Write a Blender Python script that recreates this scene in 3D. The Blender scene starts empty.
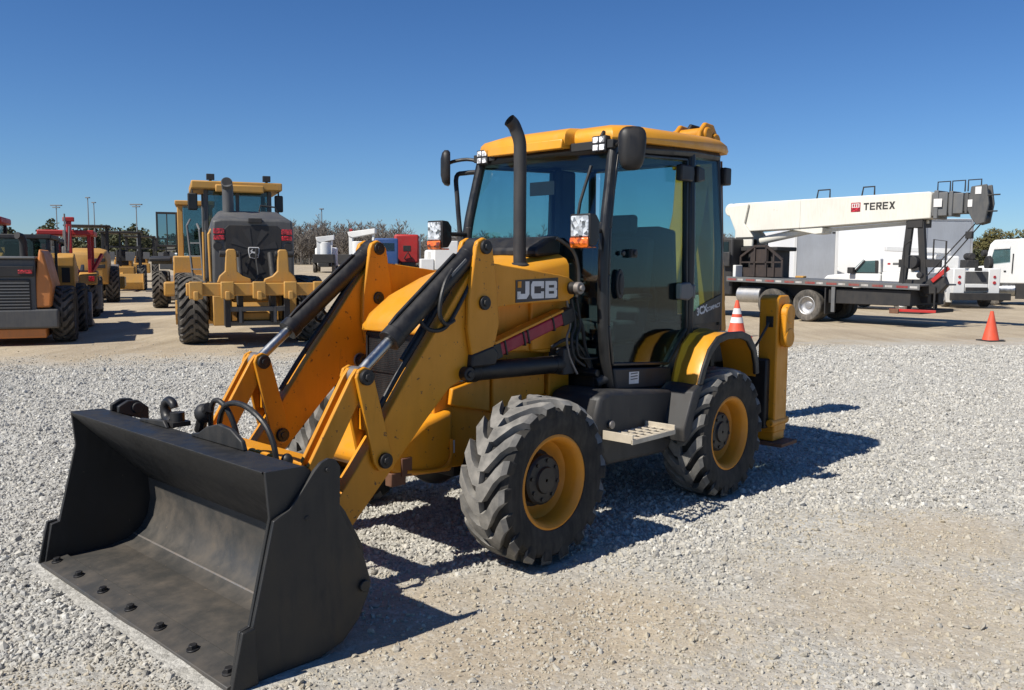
import bpy, bmesh, math, random
import numpy as np
from mathutils import Vector, Matrix, noise
random.seed(7)
rng = np.random.default_rng(11)
S = bpy.context.scene
COL = S.collection
PI = math.pi
R_ = math.radians

# ------------------------------------------------------------------ materials
def nt(name):
    m = bpy.data.materials.new(name); m.use_nodes = True
    t = m.node_tree; t.nodes.clear()
    o = t.nodes.new('ShaderNodeOutputMaterial')
    return m, t, o
def N(t, typ, **kw):
    n = t.nodes.new(typ)
    for k, v in kw.items():
        if k in n.inputs: n.inputs[k].default_value = v
        else: setattr(n, k, v)
    return n
def ramp(t, src, stops):
    r = t.nodes.new('ShaderNodeValToRGB')
    e = r.color_ramp.elements
    while len(e) < len(stops): e.new(0.5)
    for i, (p, c) in enumerate(stops):
        e[i].position = p; e[i].color = c if len(c) == 4 else (*c, 1)
    t.links.new(src, r.inputs[0]); return r
def mixc(t, f, a, b, blend='MIX'):
    m = t.nodes.new('ShaderNodeMix'); m.data_type = 'RGBA'; m.blend_type = blend
    for s, v in ((m.inputs[0], f), (m.inputs[6], a), (m.inputs[7], b)):
        if hasattr(v, 'links') or isinstance(v, bpy.types.NodeSocket): t.links.new(v, s)
        elif isinstance(v, (int, float)): s.default_value = v
        else: s.default_value = (*v, 1) if len(v) == 3 else v
    return m.outputs[2]
def g1(v): return (v, v, v)

def paint(name, col, rough=.42, dirt=(.16, .12, .08), amount=.25, scale=6, chip=None, chips=.0, metallic=0, bump=.0, spec=.5, streak=True):
    """paint or plastic with faded patches, dusty film and chips"""
    m, t, o = nt(name)
    tc = N(t, 'ShaderNodeTexCoord')
    n1 = N(t, 'ShaderNodeTexNoise', Scale=scale, Detail=6, Roughness=.62); t.links.new(tc.outputs['Object'], n1.inputs['Vector'])
    mp = N(t, 'ShaderNodeMapping'); mp.inputs['Scale'].default_value = (9, 9, 1.2) if streak else (3, 3, 3)
    t.links.new(tc.outputs['Object'], mp.inputs[0])
    n2 = N(t, 'ShaderNodeTexNoise', Scale=2.3, Detail=5, Roughness=.6); t.links.new(mp.outputs[0], n2.inputs['Vector'])
    mul = N(t, 'ShaderNodeMath', operation='MULTIPLY'); t.links.new(n1.outputs[0], mul.inputs[0]); t.links.new(n2.outputs[0], mul.inputs[1])
    r = ramp(t, mul.outputs[0], [(.16, (0, 0, 0)), (.46, g1(1))])
    am = N(t, 'ShaderNodeMath', operation='MULTIPLY'); am.inputs[1].default_value = amount; t.links.new(r.outputs[0], am.inputs[0])
    var = N(t, 'ShaderNodeTexNoise', Scale=scale * .35, Detail=3); t.links.new(tc.outputs['Object'], var.inputs['Vector'])
    vr = ramp(t, var.outputs[0], [(.3, tuple(c * .86 for c in col)), (.7, tuple(min(1, c * 1.08) for c in col))])
    c = mixc(t, am.outputs[0], vr.outputs[0], dirt)
    if chips > 0:
        n3 = N(t, 'ShaderNodeTexNoise', Scale=scale * 4.5, Detail=7, Roughness=.7); t.links.new(tc.outputs['Object'], n3.inputs['Vector'])
        rc = ramp(t, n3.outputs[0], [(.70 - chips * .2, (0, 0, 0)), (.715 - chips * .2, g1(1))])
        c = mixc(t, rc.outputs[0], c, chip or (.09, .05, .03))
    if chips > .2:
        n4 = N(t, 'ShaderNodeTexNoise', Scale=1.7, Detail=8, Roughness=.68); n4.inputs['Distortion'].default_value = 1.2; t.links.new(mp.outputs[0], n4.inputs['Vector'])
        r4 = ramp(t, n4.outputs[0], [(.62, (0, 0, 0)), (.76, g1(.4))]); c = mixc(t, r4.outputs[0], c, (.13, .07, .025))
    b = N(t, 'ShaderNodeBsdfPrincipled'); b.inputs['Metallic'].default_value = metallic
    b.inputs['Specular IOR Level'].default_value = spec
    t.links.new(c, b.inputs['Base Color'])
    rr = N(t, 'ShaderNodeMapRange'); rr.inputs[3].default_value = rough; rr.inputs[4].default_value = min(1, rough + .35)
    t.links.new(r.outputs[0], rr.inputs[0]); t.links.new(rr.outputs[0], b.inputs['Roughness'])
    if bump:
        bp = N(t, 'ShaderNodeBump', Strength=bump, Distance=.01); t.links.new(n1.outputs[0], bp.inputs['Height']); t.links.new(bp.outputs[0], b.inputs['Normal'])
    t.links.new(b.outputs[0], o.inputs[0])
    return m

def glass(name, tint, ior=1.45, rough=.02):
    m, t, o = nt(name)
    tr = N(t, 'ShaderNodeBsdfTransparent'); tr.inputs[0].default_value = (*tint, 1)
    gl = N(t, 'ShaderNodeBsdfGlossy'); gl.inputs['Roughness'].default_value = rough; gl.inputs[0].default_value = (.9, .95, 1, 1)
    lw = N(t, 'ShaderNodeLayerWeight', Blend=.5); pw = N(t, 'ShaderNodeMath', operation='POWER'); pw.inputs[1].default_value = 4.5; t.links.new(lw.outputs['Facing'], pw.inputs[0])
    fr = N(t, 'ShaderNodeMapRange'); f0 = ((ior - 1) / (ior + 1)) ** 2; fr.inputs[3].default_value = f0; fr.inputs[4].default_value = .9; t.links.new(pw.outputs[0], fr.inputs[0])
    mx = N(t, 'ShaderNodeMixShader')
    t.links.new(fr.outputs[0], mx.inputs[0]); t.links.new(tr.outputs[0], mx.inputs[1]); t.links.new(gl.outputs[0], mx.inputs[2])
    t.links.new(mx.outputs[0], o.inputs[0])
    return m
def lensmat(name, col, rough=.12):
    m, t, o = nt(name)
    b = N(t, 'ShaderNodeBsdfPrincipled', Roughness=rough); b.inputs['Base Color'].default_value = (*col, 1)
    b.inputs['Coat Weight'].default_value = .6
    v = N(t, 'ShaderNodeTexVoronoi', Scale=38); tc = N(t, 'ShaderNodeTexCoord'); t.links.new(tc.outputs['Object'], v.inputs['Vector'])
    bp = N(t, 'ShaderNodeBump', Strength=.5, Distance=.01); t.links.new(v.outputs[0], bp.inputs['Height']); t.links.new(bp.outputs[0], b.inputs['Normal'])
    rc = ramp(t, v.outputs['Color'], [(.2, tuple(c * .25 for c in col)), (.5, col), (.8, tuple(min(1, c * 1.9) for c in col))]); t.links.new(rc.outputs[0], b.inputs['Base Color'])  # bright and dark cells paint the reflector's sparkle into the colour
    t.links.new(b.outputs[0], o.inputs[0]); return m

YEL = (.64, .262, .010)
M = dict(
    yellow=paint('yellow_paint', YEL, .38, (.24, .12, .03), .22, 5, (.09, .045, .02), .30, spec=.4),
    hood=paint('hood_yellow', (.68, .30, .018), .33, (.34, .2, .07), .18, 3, (.1, .05, .02), .05),
    rim=paint('rim_yellow', (.64, .25, .012), .42, (.2, .11, .04), .22, 9),
    blk=paint('black_paint', (.012, .012, .013), .38, (.07, .062, .055), .28, 7, spec=.4),
    bucket=paint('bucket_black', (.0135, .0133, .013), .46, (.05, .044, .036), .35, 5, (.11, .085, .06), .08, bump=.15),
    bucketin=paint('bucket_inner', (.046, .045, .042), .45, (.115, .09, .064), .6, 6, (.16, .115, .08), .16, bump=.25, streak=False),
    dkgrey=paint('dark_grey_plastic', (.022, .0225, .024), .5, (.10, .088, .075), .35, 6),
    pillar=paint('cab_black', (.008, .009, .010), .28, (.06, .055, .05), .25, 7),
    inter=paint('cab_interior', (.016, .017, .019), .7, (.045, .044, .042), .3, 5),
    seat=paint('seat_fabric', (.03, .03, .034), .9, (.07, .07, .07), .3, 12),
    chrome=paint('chrome_rod', (.36, .37, .38), .28, (.3, .3, .3), .15, 8, metallic=1),
    steel=paint('worn_steel', (.30, .28, .26), .45, (.16, .1, .06), .5, 12, metallic=.7),
    rubber=paint('tyre_rubber', (.020, .0195, .019), .8, (.12, .108, .09), .52, 6, spec=.25),
    tread=paint('tyre_tread_dusty', (.13, .126, .118), .85, (.36, .34, .305), .85, 9, spec=.2, streak=False),
    rubberfar=paint('tyre_rubber_worn', (.060, .057, .052), .85, (.24, .21, .175), .8, 4, spec=.2),
    hose=paint('hose_rubber', (.012, .012, .012), .45, (.06, .06, .06), .2, 20),
    maroon=paint('maroon_paint', (.30, .012, .032), .4, (.15, .04, .05), .12, 12),
    red=paint('red_paint', (.45, .022, .02), .4, (.2, .08, .06), .3, 3),
    orange=paint('orange_paint', (.58, .20, .045), .45, (.3, .18, .1), .4, 3, (.1, .05, .03), .1),
    white=paint('white_paint', (.74, .74, .72), .4, (.4, .37, .33), .18, 1.2),
    cream=paint('cream_paint', (.74, .72, .64), .42, (.40, .34, .26), .30, 1.0, (.3, .2, .12), .02),
    whitebox=paint('white_trailer_skin', (.76, .77, .78), .45, (.55, .54, .52), .2, .5),
    rolldoor=paint('grey_roll_door', (.36, .38, .41), .4, (.2, .2, .2), .25, 1.5),
    grey=paint('mid_grey', (.12, .125, .13), .5, (.2, .18, .15), .4, 3),
    hoodgrey=paint('charcoal_hood', (.072, .073, .075), .5, (.16, .15, .13), .5, 3),
    alu=paint('aluminium', (.5, .5, .5), .38, (.25, .22, .2), .4, 3, metallic=.8),
    blue=paint('blue_paint', (.03, .09, .26), .4, (.2, .2, .2), .2, 2),
    rust=paint('rusty_metal', (.13, .06, .035), .75, (.22, .12, .06), .6, 12),
    dyel=paint('dull_yellow', (.52, .27, .05), .5, (.28, .19, .1), .5, 2.5, (.1, .06, .03), .12),
    beige=paint('step_metal', (.52, .46, .36), .5, (.25, .2, .15), .4, 15),
    tapered=paint('red_tape', (.25, .03, .03), .5, (.2, .15, .12), .8, 3), tapew=paint('white_tape', (.5, .49, .47), .5, (.2, .17, .14), .8, 3),
    fanmat=paint('fan_guard_black', (.03, .03, .031), .6, (.08, .07, .06), .4, 3),
    decal=paint('decal_grey', (.045, .04, .038), .45, (.1, .08, .06), .2, 8),
    decalw=paint('decal_white', (.72, .71, .69), .5, (.45, .4, .33), .25, 12),
    coneo=paint('cone_orange', (.72, .085, .035), .5, (.3, .1, .06), .3, 8),
    bark=paint('bark', (.11, .085, .065), .9, (.07, .055, .045), .5, 3),
    twig=paint('bare_twigs', (.21, .185, .16), .95, (.15, .13, .115), .6, .3),
    pole=paint('pole_grey', (.2, .21, .22), .6, (.15, .15, .15), .3, 1),
    dark=paint('dark_metal', (.018, .018, .019), .6, (.08, .07, .06), .4, 3),
    darkrust=paint('dark_rack', (.03, .022, .02), .6, (.09, .06, .045), .5, 3),
    cabglass=glass('tinted_cab_glass', (.76, .86, .86), 1.5),
    sideglass=glass('tinted_side_glass', (.64, .79, .79), 1.32),
    farglass=glass('vehicle_glass', (.55, .64, .65), 1.5),
    lens=lensmat('clear_lens', (.34, .36, .38), .08),
    ledlens=lensmat('led_lens', (.85, .86, .88), .1),  # pale colour carries the sun's white glare on the work lights
    amber=lensmat('amber_lens', (.50, .10, .012), .2),
    redlens=lensmat('red_lens', (.35, .015, .02), .2),
    mirror=paint('mirror_glass', (.7, .75, .8), .05, (.5, .5, .5), .05, 3, metallic=1),
)
def leafmat(name, a, b):
    m, t, o = nt(name)
    n = N(t, 'ShaderNodeTexNoise', Scale=.45, Detail=4); tc = N(t, 'ShaderNodeTexCoord'); t.links.new(tc.outputs['Object'], n.inputs['Vector'])
    r = ramp(t, n.outputs[0], [(.3, a), (.7, b)])
    p = N(t, 'ShaderNodeBsdfPrincipled', Roughness=.8); p.inputs['Specular IOR Level'].default_value = .2
    t.links.new(r.outputs[0], p.inputs['Base Color']); t.links.new(p.outputs[0], o.inputs[0]); return m
M['leaf'] = leafmat('evergreen_leaf', (.055, .062, .03), (.115, .115, .06))
M['leafb'] = leafmat('cedar_leaf', (.06, .06, .02), (.15, .13, .05))

# ------------------------------------------------------------------ mesh builder
class MB:
    def __init__(s): s.V = []; s.F = []; s.I = []; s.mi = 0; s.T = None
    def v(s, co):
        co = Vector(co)
        if s.T is not None: co = s.T @ co
        s.V.append(co); return len(s.V) - 1
    def f(s, ids): s.F.append(tuple(ids)); s.I.append(s.mi)
    def prism(s, poly, ax, a, b):
        def co(p, d): return {'x': (d, p[0], p[1]), 'y': (p[0], d, p[1]), 'z': (p[0], p[1], d)}[ax]
        A = [s.v(co(p, a)) for p in poly]; B = [s.v(co(p, b)) for p in poly]
        n = len(poly); s.f(A[::-1]); s.f(B)
        for i in range(n): s.f((A[i], A[(i + 1) % n], B[(i + 1) % n], B[i]))
        return s
    def box(s, x0, x1, y0, y1, z0, z1): return s.prism([(x0, z0), (x1, z0), (x1, z1), (x0, z1)], 'y', y0, y1)
    def obox(s, p0, p1, w, h, up=(0, 0, 1)):
        """bar from p0 to p1 of width w and height h"""
        p0, p1 = Vector(p0), Vector(p1); d = (p1 - p0).normalized(); up = Vector(up)
        r = d.cross(up)
        if r.length < 1e-4: r = d.cross(Vector((1, 0, 0)))
        r.normalize(); u = r.cross(d)
        q = [(-1, -1), (1, -1), (1, 1), (-1, 1)]
        A = [s.v(p0 + r * a * w / 2 + u * b * h / 2) for a, b in q]; B = [s.v(p1 + r * a * w / 2 + u * b * h / 2) for a, b in q]
        s.f(A[::-1]); s.f(B)
        for i in range(4): s.f((A[i], A[(i + 1) % 4], B[(i + 1) % 4], B[i]))
        return s
    def rings(s, rs, cap=True, closed=True):
        ids = [[s.v(c) for c in r] for r in rs]; n = len(ids[0])
        for a, b in zip(ids, ids[1:]):
            for i in range(n if closed else n - 1): s.f((a[i], a[(i + 1) % n], b[(i + 1) % n], b[i]))
        if cap: s.f(ids[0][::-1]); s.f(ids[-1])
        return s
    def tube(s, path, r, n=8, cap=True, smooth=0):
        P = [Vector(p) for p in path]
        if smooth and len(P) > 2:
            Q = []
            for i in range(len(P) - 1):
                a, b, c, d = P[max(i - 1, 0)], P[i], P[i + 1], P[min(i + 2, len(P) - 1)]
                for k in range(smooth):
                    u = k / smooth
                    Q.append(.5 * (2 * b + (c - a) * u + (2 * a - 5 * b + 4 * c - d) * u * u + (3 * b - a - 3 * c + d) * u ** 3))
            P = Q + [P[-1]]
        rr = r if isinstance(r, (list, tuple)) else None
        ref = None; out = []
        for i, p in enumerate(P):
            d = (P[min(i + 1, len(P) - 1)] - P[max(i - 1, 0)]).normalized()
            if ref is None:
                ref = d.orthogonal().normalized()
            ref = (ref - d * ref.dot(d)).normalized(); b = d.cross(ref)
            ra = (rr[0] + (rr[1] - rr[0]) * i / (len(P) - 1)) if rr else r
            out.append([p + (ref * math.cos(2 * PI * k / n) + b * math.sin(2 * PI * k / n)) * ra for k in range(n)])
        return s.rings(out, cap)
    def cyl(s, p0, p1, r, n=20): return s.tube([p0, p1], r, n)
    def lathe(s, prof, c=(0, 0, 0), ax='y', n=40, cap=False):
        c = Vector(c); rs = []
        for r, a in prof:
            ring = []
            for k in range(n):
                u, w = r * math.cos(2 * PI * k / n), r * math.sin(2 * PI * k / n)
                ring.append(c + Vector({'x': (a, u, w), 'y': (u, a, w), 'z': (u, w, a)}[ax]))
            rs.append(ring)
        return s.rings(rs, cap)
    def blob(s, c, r, n=8): # squashed sphere
        c = Vector(c); r = Vector(r) if not isinstance(r, (int, float)) else Vector((r, r, r))
        rs = []
        for i in range(n + 1):
            th = .03 + (PI - .06) * i / n
            rs.append([c + Vector((r.x * math.sin(th) * math.cos(2 * PI * k / 12), r.y * math.sin(th) * math.sin(2 * PI * k / 12), r.z * math.cos(th))) for k in range(12)])
        return s.rings(rs)
    def mesh(s, name, mats, sharp=32, recalc=True):
        me = bpy.data.meshes.new(name); me.from_pydata(s.V, [], s.F)
        for m in (mats if isinstance(mats, (list, tuple)) else [mats]): me.materials.append(M[m] if isinstance(m, str) else m)
        me.polygons.foreach_set('material_index', s.I)
        if recalc:
            bm = bmesh.new(); bm.from_mesh(me); bmesh.ops.recalc_face_normals(bm, faces=bm.faces); bm.to_mesh(me); bm.free()
        me.polygons.foreach_set('use_smooth', [True] * len(me.polygons))
        me.set_sharp_from_angle(angle=R_(sharp)); me.update(); return me
    def build(s, name, mats, parent=None, bevel=0, sharp=32, loc=None, seg=2):
        me = s.mesh(name, mats, sharp); return link(name, me, parent, bevel, loc, seg)
def link(name, me, parent=None, bevel=0, loc=None, seg=2):
    o = bpy.data.objects.new(name, me); COL.objects.link(o); o.parent = parent
    if loc: o.location = loc
    if bevel:
        b = o.modifiers.new('bevel', 'BEVEL'); b.width = bevel; b.segments = seg; b.limit_method = 'ANGLE'; b.angle_limit = R_(35); b.harden_normals = False
    return o
def thing(name, label, cat, loc=(0, 0, 0), rz=0, group=None):
    o = bpy.data.objects.new(name, None); COL.objects.link(o); o.location = loc; o.rotation_euler = (0, 0, rz); o.empty_display_size = .3
    return tag(o, label, cat, group)
def tag(o, label, cat, group=None):
    o['label'] = label; o['category'] = cat
    if group: o['group'] = group
    return o
def copy_tree(o, parent=None):
    c = o.copy(); COL.objects.link(c); c.parent = parent
    for ch in list(o.children): copy_tree(ch, c)
    return c
def text_mesh(name, body, size, mat, parent, origin, xdir, updir, ext=.002, bold=0, sx=1, shear=0):
    cu = bpy.data.curves.new(name, 'FONT'); cu.body = body; cu.size = size; cu.extrude = ext; cu.offset = bold; cu.shear = shear
    to = bpy.data.objects.new('tmp', cu); COL.objects.link(to)
    dg = bpy.context.evaluated_depsgraph_get(); me = bpy.data.meshes.new_from_object(to.evaluated_get(dg))
    bpy.data.objects.remove(to); bpy.data.curves.remove(cu)
    x = Vector(xdir).normalized(); u = Vector(updir); u = (u - x * u.dot(x)).normalized(); z = x.cross(u)
    mt = Matrix((x, u, z)).transposed().to_4x4(); mt.translation = Vector(origin)
    me.transform(mt @ Matrix.Diagonal((sx, 1, 1, 1)))
    me.materials.clear(); me.materials.append(M[mat]); me.name = name
    return link(name, me, parent)

# ------------------------------------------------------------------ wheels
def tyre_mb(Rr, W, rimr, nl, lh, lw=.55, back=.34):
    """tyre with chevron bar lugs, axle along y, centred"""
    m = MB(); w = W / 2; rb = Rr - lh
    prof = [(rimr, -w * .80), (rimr + .012, -w * .9), ((rimr + rb) / 2, -w * 1.04), (rb * .93, -w * .98), (rb * .985, -w * .8), (rb, -w * .4), (rb, w * .4), (rb * .985, w * .8),
            (rb * .93, w * .98), ((rimr + rb) / 2, w * 1.04), (rimr + .012, w * .9), (rimr, w * .80)]
    m.lathe(prof, n=56)
    m.mi = 1
    if not nl: return m
    step = 2 * PI / nl
    for sd in (1, -1):
        for k in range(nl):
            t0 = k * step + (step / 2 if sd < 0 else 0)
            st = [(-.06, 0.0, Rr, .37), (.22, .02, Rr, .38), (.42, .10 * back / .34, Rr * .998, .33), (.68, .24 * back / .34, Rr * .992, .31), (.90, back, Rr * .975, .33), (1.03, back + .03, Rr * .925, .30), (1.06, back + .04, Rr * .87, .22)]
            rs = []
            for i, (yy, th, rt, hw) in enumerate(st):
                y = sd * yy * w; base = min(rt - .004, rb * .97) if i < 5 else rt - lh * .9
                h = hw * step * lw / .55 * .78; h2 = h * 1.18
                c = t0 + th
                ring = []
                for (rad, dd) in ((base, -h2), (rt, -h), (rt, h), (base, h2)):
                    ring.append((rad * math.cos(c + dd), y if rad > base + 1e-6 or i < 5 else y * .955, rad * math.sin(c + dd)))
                rs.append(ring)
            m.mi = 1; m.rings(rs[:6]); m.mi = 0; m.rings(rs[5:])
    return m
def rim_mb(rr, W, dish, hubr):
    """dished wheel disc, outer side towards +y"""
    m = MB(); w = W / 2
    m.lathe([(rr, -w * .8), (rr + .006, w * .78), (rr + .012, w * .86), (rr - .004, w * .90), (rr - .022, w * .82), (rr - .035, w * .62), (rr - .038, w * .2), (rr - .058, w * .08),
             (rr - .07, w * .86 - dish), (hubr + .02, w * .86 - dish - .02), (.02, w * .86 - dish - .02)], n=48)
    return m
_wheels = {}
def wheel(parent, c, side, spec):
    """side +1: outer face to +y. spec = (key, R, W, rim, nl, lh, dish, hubr, rubber, tread, rimmat, hub)"""
    key, Rr, W, rimr, nl, lh, dish, hubr, rub, tr, rm, hb = spec
    if key not in _wheels:
        t = tyre_mb(Rr, W, rimr, nl, lh).mesh('tyre', [rub, tr])
        r = rim_mb(rimr, W, dish, hubr).mesh('wheel', [rm])
        h = MB(); w = W / 2; y0 = w * .86 - dish - .03
        h.lathe([(hubr * 1.15, y0), (hubr * 1.15, y0 + .03), (hubr, y0 + .035), (hubr, y0 + dish * hb), (hubr * .9, y0 + dish * hb + .012), (hubr * .55, y0 + dish * hb + .016), (hubr * .5, y0 + dish * hb + .03), (.01, y0 + dish * hb + .03)], n=32)
        for k in range(8):
            a = k * PI / 4 + .2; h.cyl((hubr * .78 * math.cos(a), y0 + dish * hb, hubr * .78 * math.sin(a)), (hubr * .78 * math.cos(a), y0 + dish * hb + .022, hubr * .78 * math.sin(a)), hubr * .08, 6)
        _wheels[key] = (t, r, h.mesh('hub', ['blk' if hb > .3 else rm]))
    t, r, h = _wheels[key]
    o = link('wheel', r, parent, loc=c); o.rotation_euler = (0, 0, 0 if side > 0 else PI)
    link('tyre', t, o); link('hub', h, o)
    return o

# ------------------------------------------------------------------ backhoe loader (x forward, y left, z up; origin under the rear axle)
BH = thing('backhoe_loader', 'yellow backhoe loader with black front bucket lowered on the gravel, nearest machine', 'backhoe loader', (.899, 7.174, 0), 3.961)
WB = 2.073
spec = ('bh', .497, .345, .275, 18, .042, .155, .150, 'rubber', 'tread', 'rim', .62)
for x in (WB, 0):
    for sd in (1, -1): wheel(BH, (x, sd * .905, .492), sd, spec)
# --- chassis
m = MB()
m.prism([(2.40, 1.0), (2.40, .55), (2.30, .50), (1.95, .47), (1.3, .50), (.9, .52), (.9, .86), (1.1, .9), (1.1, 1.2), (2.0, 1.2), (2.3, 1.14)], 'y', -.36, .36)
m.prism([(2.28, 1.0), (2.30, .9), (1.95, .82), (1.95, 1.06)], 'y', .36, .40); m.prism([(2.28, 1.0), (2.30, .9), (1.95, .82), (1.95, 1.06)], 'y', -.40, -.36)
for sd in (1, -1):
    m.prism([(1.93, .80), (1.93, 1.08), (1.42, 1.07), (1.42, .88)], 'y', sd * .361, sd * .405)
    m.prism([(1.38, .86), (1.38, 1.2), (1.16, 1.2), (1.16, .84)], 'y', sd * .361, sd * .41)
m.build('chassis', 'yellow', BH, .008)
m = MB()
m.prism([(2.30, .875), (2.52, .83), (2.70, .73), (2.80, .63), (2.80, .57), (2.70, .52), (2.30, .49)], 'y', -.43, .43)
m.build('front_frame', 'yellow', BH, .035, seg=3)
m = MB()
for sd in (1, -1):
    m.box(2.64, 2.72, sd * .430 - .010, sd * .430 + .010, .53, .64); m.build('side_bracket', 'rust', BH, .006); m = MB(); m.box(2.68, 2.79, sd * .40 - .03, sd * .40 + .03, .48, .56); m.build('tow_bracket', 'rust', BH, .006); m = MB()
m.tube([(2.68, .435, .555), (2.5, .445, .53), (2.38, .445, .54), (2.335, .445, .60), (2.33, .44, .7)], .011, 8, smooth=4)
m.build('guard_rod', 'yellow', BH)
m = MB(); m.prism([(2.34, .68), (2.27, .68), (2.27, .60), (2.34, .60)], 'y', .404, .408)
m.build('front_decal', 'decalw', BH)
# axles
m = MB()
for x in (WB, 0):
    m.cyl((x, -.78, .492), (x, .78, .492), .085, 20); m.blob((x, 0, .49), (.2, .2, .19)); m.box(x - .14, x + .14, -.33, .33, .42, .58)
    for sd in (1, -1): m.cyl((x, sd * .62, .492), (x, sd * .76, .492), .15, 24)
m.build('axle', 'blk', BH, .01)
# --- bonnet
def hood_ring(x, hw, zt, ze, zb):
    half = [(hw + .012, zb), (hw + .004, zb + (ze - zb) * .55), (hw - .006, ze - .05), (hw - .03, ze - .012), (hw - .09, ze + (zt - ze) * .35), (hw * .45, zt - .006), (0, zt)]
    return [(x, -a, b) for a, b in half] + [(x, a, b) for a, b in half[-2::-1]]
m = MB()
m.rings([hood_ring(*q) for q in [(2.46, .25, 1.385, 1.375, 1.345), (2.45, .275, 1.42, 1.41, 1.335), (2.40, .30, 1.475, 1.455, 1.33), (2.2, .345, 1.60, 1.565, 1.31), (1.95, .375, 1.70, 1.655, 1.26), (1.7, .40, 1.775, 1.725, 1.2), (1.45, .42, 1.83, 1.775, 1.17), (1.2, .44, 1.875, 1.82, 1.17)]])
m.build('bonnet', 'hood', BH, .006, sharp=45)
m = MB()
for sd in (1, -1):
    m.prism([(1.98, 1.20), (1.98, 1.56), (1.62, 1.60), (1.62, 1.19)], 'y', sd * .395, sd * .428); m.build('side_cover', 'yellow', BH, .012); m = MB()
    m.prism([(1.60, 1.19), (1.60, 1.60), (1.2, 1.66), (1.2, 1.19)], 'y', sd * .40, sd * .442); m.build('side_cover', 'yellow', BH, .012); m = MB()
m = MB(); m.prism([(1.44, 1.88), (1.30, 1.95), (1.18, 1.97), (1.18, 1.84), (1.44, 1.82)], 'y', -.34, .34)
m.build('cowl', 'blk', BH, .02)
# --- radiator grille
m = MB(); m.box(2.33, 2.405, -.30, .25, .80, 1.335)
m.build('radiator', 'dark', BH, .01)
m = MB()
for k in range(36): m.box(2.404, 2.408, -.265, .205, .88 + k * .012, .886 + k * .012)
m.box(2.40, 2.418, -.285, -.268, .86, 1.32); m.box(2.40, 2.418, .208, .225, .86, 1.32); m.box(2.40, 2.418, -.285, .225, 1.305, 1.325); m.box(2.40, 2.416, -.285, .225, 1.07, 1.082)
m.build('grille', 'blk', BH, 0)
# --- exhaust
m = MB(); m.tube([(1.545, .28, 1.68), (1.545, .28, 2.2), (1.545, .28, 2.50), (1.549, .278, 2.59), (1.566, .265, 2.655), (1.59, .258, 2.70), (1.622, .25, 2.725)], .0435, 20, smooth=5, cap=False)
m.tube([(1.622, .25, 2.725), (1.59, .258, 2.70), (1.568, .264, 2.655)], .039, 20, cap=False)
m.lathe([(.075, 1.735), (.075, 1.765), (.052, 1.78)], (1.545, .28, 0), 'z', 20)
m.build('exhaust_pipe', 'dkgrey', BH, sharp=50)

# --- loader arms
ARM = [(2.24, 1.765), (2.37, 1.62), (2.56, 1.38), (2.76, 1.14), (2.96, .88), (3.13, .67), (3.26, .52), (3.42, .36), (3.46, .29), (3.43, .22), (3.34, .19), (3.19, .335), (2.88, .635), (2.645, .865), (2.45, 1.04), (2.36, 1.075), (2.31, 1.10), (2.28, 1.16), (2.25, 1.24), (2.21, 1.32), (2.15, 1.42), (2.08, 1.50), (1.88, 1.515), (1.36, 1.525), (1.30, 1.55), (1.275, 1.605), (1.30, 1.655), (1.36, 1.685), (1.45, 1.70), (1.75, 1.735), (2.1, 1.775)]
STRIP = [(2.265, 1.87), (2.25, 1.905), (2.20, 1.928), (2.15, 1.905), (2.125, 1.87), (2.08, 1.60), (2.065, 1.40), (2.10, 1.28), (2.16, 1.225), (2.30, 1.225), (2.33, 1.38), (2.325, 1.56)]
def arm(sd):
    y0, y1 = sorted((sd * .462, sd * .558))
    m = MB(); m.prism(ARM, 'y', y0, y1); a = m.build('loader_arm', 'yellow', BH, .006)
    m = MB()
    for ya, yb in ((.559, .592), (.428, .461)):
        q = sorted((sd * ya, sd * yb)); m.prism(STRIP, 'y', *q)
    m.build('anchor_plate', 'yellow', a, .008)
    m = MB()
    for x, z in ((2.19, 1.87), (2.20, 1.535), (2.965, .695), (3.085, 1.165), (1.33, 1.61), (2.335, 1.115), (3.42, .28)):
        m.cyl((x, sd * .415, z), (x, sd * .612, z), .043, 20)
        m.cyl((x, sd * .41, z), (x, sd * .622, z), .024, 6); m.build('pivot_pin', 'blk', a, .005); m = MB()
    if sd > 0:
        m = MB(); m.cyl((1.33, .60, 1.61), (1.33, .645, 1.61), .042, 20); m.cyl((1.33, .645, 1.61), (1.33, .665, 1.61), .022, 14)
        m.build('pivot_cap', 'steel', a, .006)
    # black block below the anchor plate: its shade painted in, plus worn grease
    m = MB(); q = sorted((sd * .5, sd * .6)); m.prism([(2.31, 1.15), (2.30, 1.23), (2.12, 1.27), (2.07, 1.22), (2.10, 1.15)], 'y', *q)
    m.build('lower_bracket', 'blk', a, .012)
    # bell crank lever
    LV = [(3.145, 1.165), (3.13, 1.205), (3.09, 1.222), (3.05, 1.205), (3.03, 1.165), (2.915, .74), (2.905, .68), (2.94, .64), (3.0, .64), (3.035, .69)]
    m = MB()
    for ya, yb in ((.566, .588), (.434, .456)): m.prism(LV, 'y', *sorted((sd * ya, sd * yb)))
    m.box(2.99, 3.04, *sorted((sd * .44, sd * .58)), .86, .98)
    m.build('lever', 'yellow', a, .005)
    LK = [(3.155, 1.17), (3.12, 1.21), (3.05, 1.20), (3.035, 1.15), (3.30, .72), (3.32, .69), (3.40, .69), (3.43, .73)]
    m = MB()
    m.prism(LK, 'y', *sorted((sd * .532, sd * .558))); m.prism(LK, 'y', *sorted((sd * .462, sd * .488)))
    m.prism([(3.10, 1.14), (3.085, 1.10), (3.34, .70), (3.375, .73)], 'y', *sorted((sd * .488, sd * .532)))
    m.build('link', 'yellow', a, .004)
    return a
ARMS = [arm(1), arm(-1)]
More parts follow.
